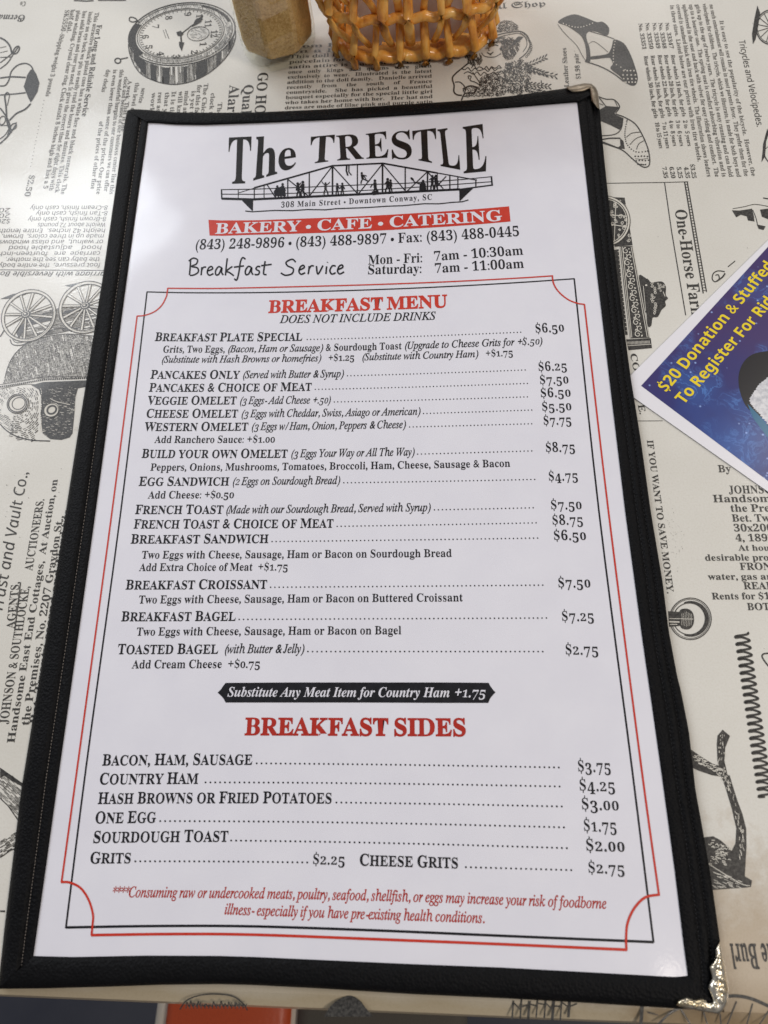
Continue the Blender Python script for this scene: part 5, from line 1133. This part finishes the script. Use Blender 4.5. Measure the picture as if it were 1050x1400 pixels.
fr_ = nd(nt_, 'ShaderNodeFresnel', IOR=1.75); bk_ = nt_.nodes.new('ShaderNodeNewGeometry'); nt_.links.new(addf(nt_, fr_.outputs[0], addf(nt_, 1.0, bk_.outputs['Backfacing'], 'SUBTRACT'), 'MULTIPLY'), mx_.inputs[0]); nt_.links.new(t_.outputs[0], mx_.inputs[1]); nt_.links.new(g_.outputs[0], mx_.inputs[2]); nt_.links.new(mx_.outputs[0], o_.inputs[0])
octa('glass_body', gl + inn, M_GLASS, True, True)
octa('spice_filling', [(R*0.75, 0.0058), (R*0.885, 0.0082), (R*0.93, 0.0142), (R*0.915, 0.05), (R*0.86, 0.068)], M_SPICE, True, True)
vs, fs = [], []
pr_ = [(R*0.90, 0.0795), (R*0.93, 0.082), (R*0.93, 0.094), (R*0.85, 0.101), (R*0.5, 0.106), (0.0001, 0.107)]
for r, z in pr_:
    for j in range(32): t = 2*math.pi*j/32; vs.append((sx_ + r*math.cos(t), sy_ + r*math.sin(t), z))
fs = [(k*32 + j, k*32 + (j + 1) % 32, (k + 1)*32 + (j + 1) % 32, (k + 1)*32 + j) for k in range(len(pr_) - 1) for j in range(32)]
o = meshobj('metal_cap', vs, fs, M_CHROME, shaker, True); o.matrix_parent_inverse = iv

# ================================================================== BASKET
def b_wick(nt, b):
    tc_ = geo(nt); mp = nd(nt, 'ShaderNodeMapping'); nt.links.new(tc_, mp.inputs[0]); mp.inputs['Scale'].default_value = (1, 1, 0.3)
    f = noise(nt, 220, 5.0, 0.65, vec=mp.outputs[0])
    big = noise(nt, 60, 3.0, 0.6)
    nt.links.new(ramp(nt, addf(nt, addf(nt, f, 0.55, 'MULTIPLY'), addf(nt, big, 0.55, 'MULTIPLY')), [(0.36, (0.24, 0.055, 0.008)), (0.45, (0.62, 0.22, 0.025)), (0.54, (0.85, 0.39, 0.06)), (0.70, (0.92, 0.58, 0.17))]), b.inputs['Base Color'])
    bump(nt, b, noise(nt, 300, 4.0, vec=mp.outputs[0]), 0.5, 0.0008)
M_WICK = mat('honey_wicker', (0.6, 0.3, 0.07), 0.4, 0.6, 0.15, build=b_wick)
M_PKT = mat('white_paper_packet', (0.78, 0.77, 0.8), 0.6); M_PRED = mat('packet_red_print', (0.6, 0.05, 0.05), 0.6)
# basket plan: rounded rectangle, front side measured along the table
bl, brr = np.array(P(473, 84, 0.004)[:2]), np.array(P(662, 68, 0.004)[:2])
bd = (brr - bl)/np.linalg.norm(brr - bl); bn = np.array([-bd[1], bd[0]]); BW = np.linalg.norm(brr - bl); BD = BW*0.8
bc = bl + bd*BW/2 + bn*BD/2
def plan(t, grow):            # t in 0..1 round the basket
    a = 2*math.pi*t; c, s = math.cos(a), math.sin(a); e = 0.46
    x = math.copysign(abs(c)**e, c)*(BW/2 + 0.003 + grow); y = math.copysign(abs(s)**e, s)*(BD/2 + grow)
    return bc + bd*x + bn*y
peri = [plan(i/400, 0) for i in range(401)]; pl_ = np.array(peri); acc_ = np.concatenate([[0], np.cumsum(np.linalg.norm(np.diff(pl_, axis=0), axis=1))])
def tt(s): return float(np.interp(s*acc_[-1], acc_, np.linspace(0, 1, 401)))
basket = thing('wicker_basket', 'honey coloured woven wicker basket holding white paper packets', 'basket', (*bc, 0)); iv = Matrix.Translation((-bc[0], -bc[1], 0))
def bpart(name, vs, fs, m=M_WICK, p=None): o = meshobj(name, vs, fs, m, p or basket, True); o.matrix_parent_inverse = iv; return o
rb = random.Random(3)
NS = 42
HG = [(0.0045, 0.000), (0.0255, 0.0035), (0.0465, 0.007), (0.066, 0.010)]
for hi, (z, gr) in enumerate(HG):
    pts = []
    for i in range(NS*4 + 1):
        s = i/(NS*4); q = plan(tt(s % 1.0), gr + rb.uniform(-.0003, .0003)); pts.append((*q, z + 0.0008*math.sin(s*2*math.pi*NS/2 + hi) + rb.uniform(-.0002, .0002)))
    pts[-1] = pts[0]
    vs, fs = [], []; tube(vs, fs, pts, 0.0026 if hi in (0, 3) else 0.0022, 9, cap=False); bpart('weaver_rod', vs, fs)
for k in range(NS):
    s = (k + 0.35 + rb.uniform(-.1, .1))/NS; odd = k % 2; pts = []; rr = []
    lean = rb.uniform(-.3, .3)/NS
    w_ = rb.uniform(0.0019, 0.0025)
    z0_ = rb.uniform(0.0008, 0.0022)
    for i in range(19):
        u = i/18; z = z0_ + u*0.070
        ph = math.cos(math.pi*(z - HG[0][0])/(HG[1][0] - HG[0][0])); off = 0.0036*(ph if not odd else -ph)
        gr = float(np.interp(z, [h[0] for h in HG], [h[1] for h in HG]))
        q = plan(tt((s + lean*u) % 1.0), gr + off); pts.append((*q, z)); rr.append(w_*(1.0 + 0.12*math.sin(u*9 + k)))
    if odd: pts, rr = pts[2:], rr[2:]
    vs, fs = [], []; tube(vs, fs, pts, rr, 8, flat=0.62); bpart('stake', vs, fs)
vs, fs = [], []
bot = [plan(i/60, -0.003) for i in range(60)]; vs = [(*q, 0.0035) for q in bot] + [(*q, 0.0018) for q in bot]; fs = [tuple(range(60)), tuple(range(60, 120))[::-1]] + [(i, (i + 1) % 60, 60 + (i + 1) % 60, 60 + i) for i in range(60)]
bpart('basket_floor', vs, fs, M_WICK)
# packets standing in the basket
NP = 5
for k in range(NP):
    f_ = (k + 0.5)/NP; c0 = bl + bd*(BW*(0.09 + 0.82*f_)) + bn*(0.0085 + 0.004*rb.random()); hw = BW*0.095; lean = rb.uniform(-.006, .010)
    rot = rb.uniform(-.12, .12); ax = bd*math.cos(rot) + bn*math.sin(rot); ay = bn*math.cos(rot) - bd*math.sin(rot)
    names = ['packet with red print leaning third from the left in the basket', 'plain white packet leftmost in the basket', 'white packet second from the left in the basket', 'white packet fourth from the left in the basket', 'white packet rightmost in the basket']
    lab = ['white paper packet standing leftmost inside the wicker basket', 'white paper packet standing second from the left inside the wicker basket', 'white paper packet standing in the middle inside the wicker basket', 'white paper packet with red print, second from the right inside the basket', 'white paper packet standing rightmost inside the wicker basket'][k]
    vs, fs = [], []
    nx, nz = 7, 9
    for side in (0, 1):
        for j in range(nz):
            for i in range(nx):
                u, v = i/(nx - 1), j/(nz - 1); puff = 0.0022*math.sin(math.pi*u)*math.sin(math.pi*v)*(1 if side else -1) + 0.0006*math.sin(7*u + 5*v + k)
                q = c0 + ax*(u - .5)*2*hw + ay*(lean*v + puff); vs.append((*q, 0.0045 + v*0.060))
    for side in (0, 1):
        b0 = side*nx*nz; fs += [(b0 + j*nx + i, b0 + j*nx + i + 1, b0 + (j + 1)*nx + i + 1, b0 + (j + 1)*nx + i) for j in range(nz - 1) for i in range(nx - 1)]
    if True:
        t = thing('paper_packet', lab, 'packet', (*c0, 0.0045), 'paper packets in the basket')
        o = meshobj('wrapper', vs, fs, M_PKT, t, True); o.matrix_parent_inverse = Matrix.Translation((-c0[0], -c0[1], -0.0045))
        if k == 3:
            v2, f2 = [], []
            for (u, v, r0) in ((0.35, 0.36, 0.0016), (0.22, 0.48, 0.0013), (0.5, 0.52, 0.0018), (0.38, 0.66, 0.0014)):
                b0 = len(v2)
                for i in range(14):
                    a = 2*math.pi*i/14
                    for r_ in (r0, r0*0.6):
                        uu = u + r_*math.cos(a)/(2*hw); vv = v + r_*1.3*math.sin(a)/0.06; puff = -0.0022*math.sin(math.pi*uu)*math.sin(math.pi*vv) + 0.0006*math.sin(7*uu + 5*vv + k)
                        q = c0 + ax*(uu - .5)*2*hw + ay*(lean*vv + puff - 0.0003); v2.append((*q, 0.0045 + vv*0.060))
                f2 += [(b0 + 2*i, b0 + 2*((i + 1) % 14), b0 + 2*((i + 1) % 14) + 1, b0 + 2*i + 1) for i in range(14)]
            o = meshobj('red_print', v2, f2, M_PRED, t); o.matrix_parent_inverse = Matrix.Translation((-c0[0], -c0[1], -0.0045))
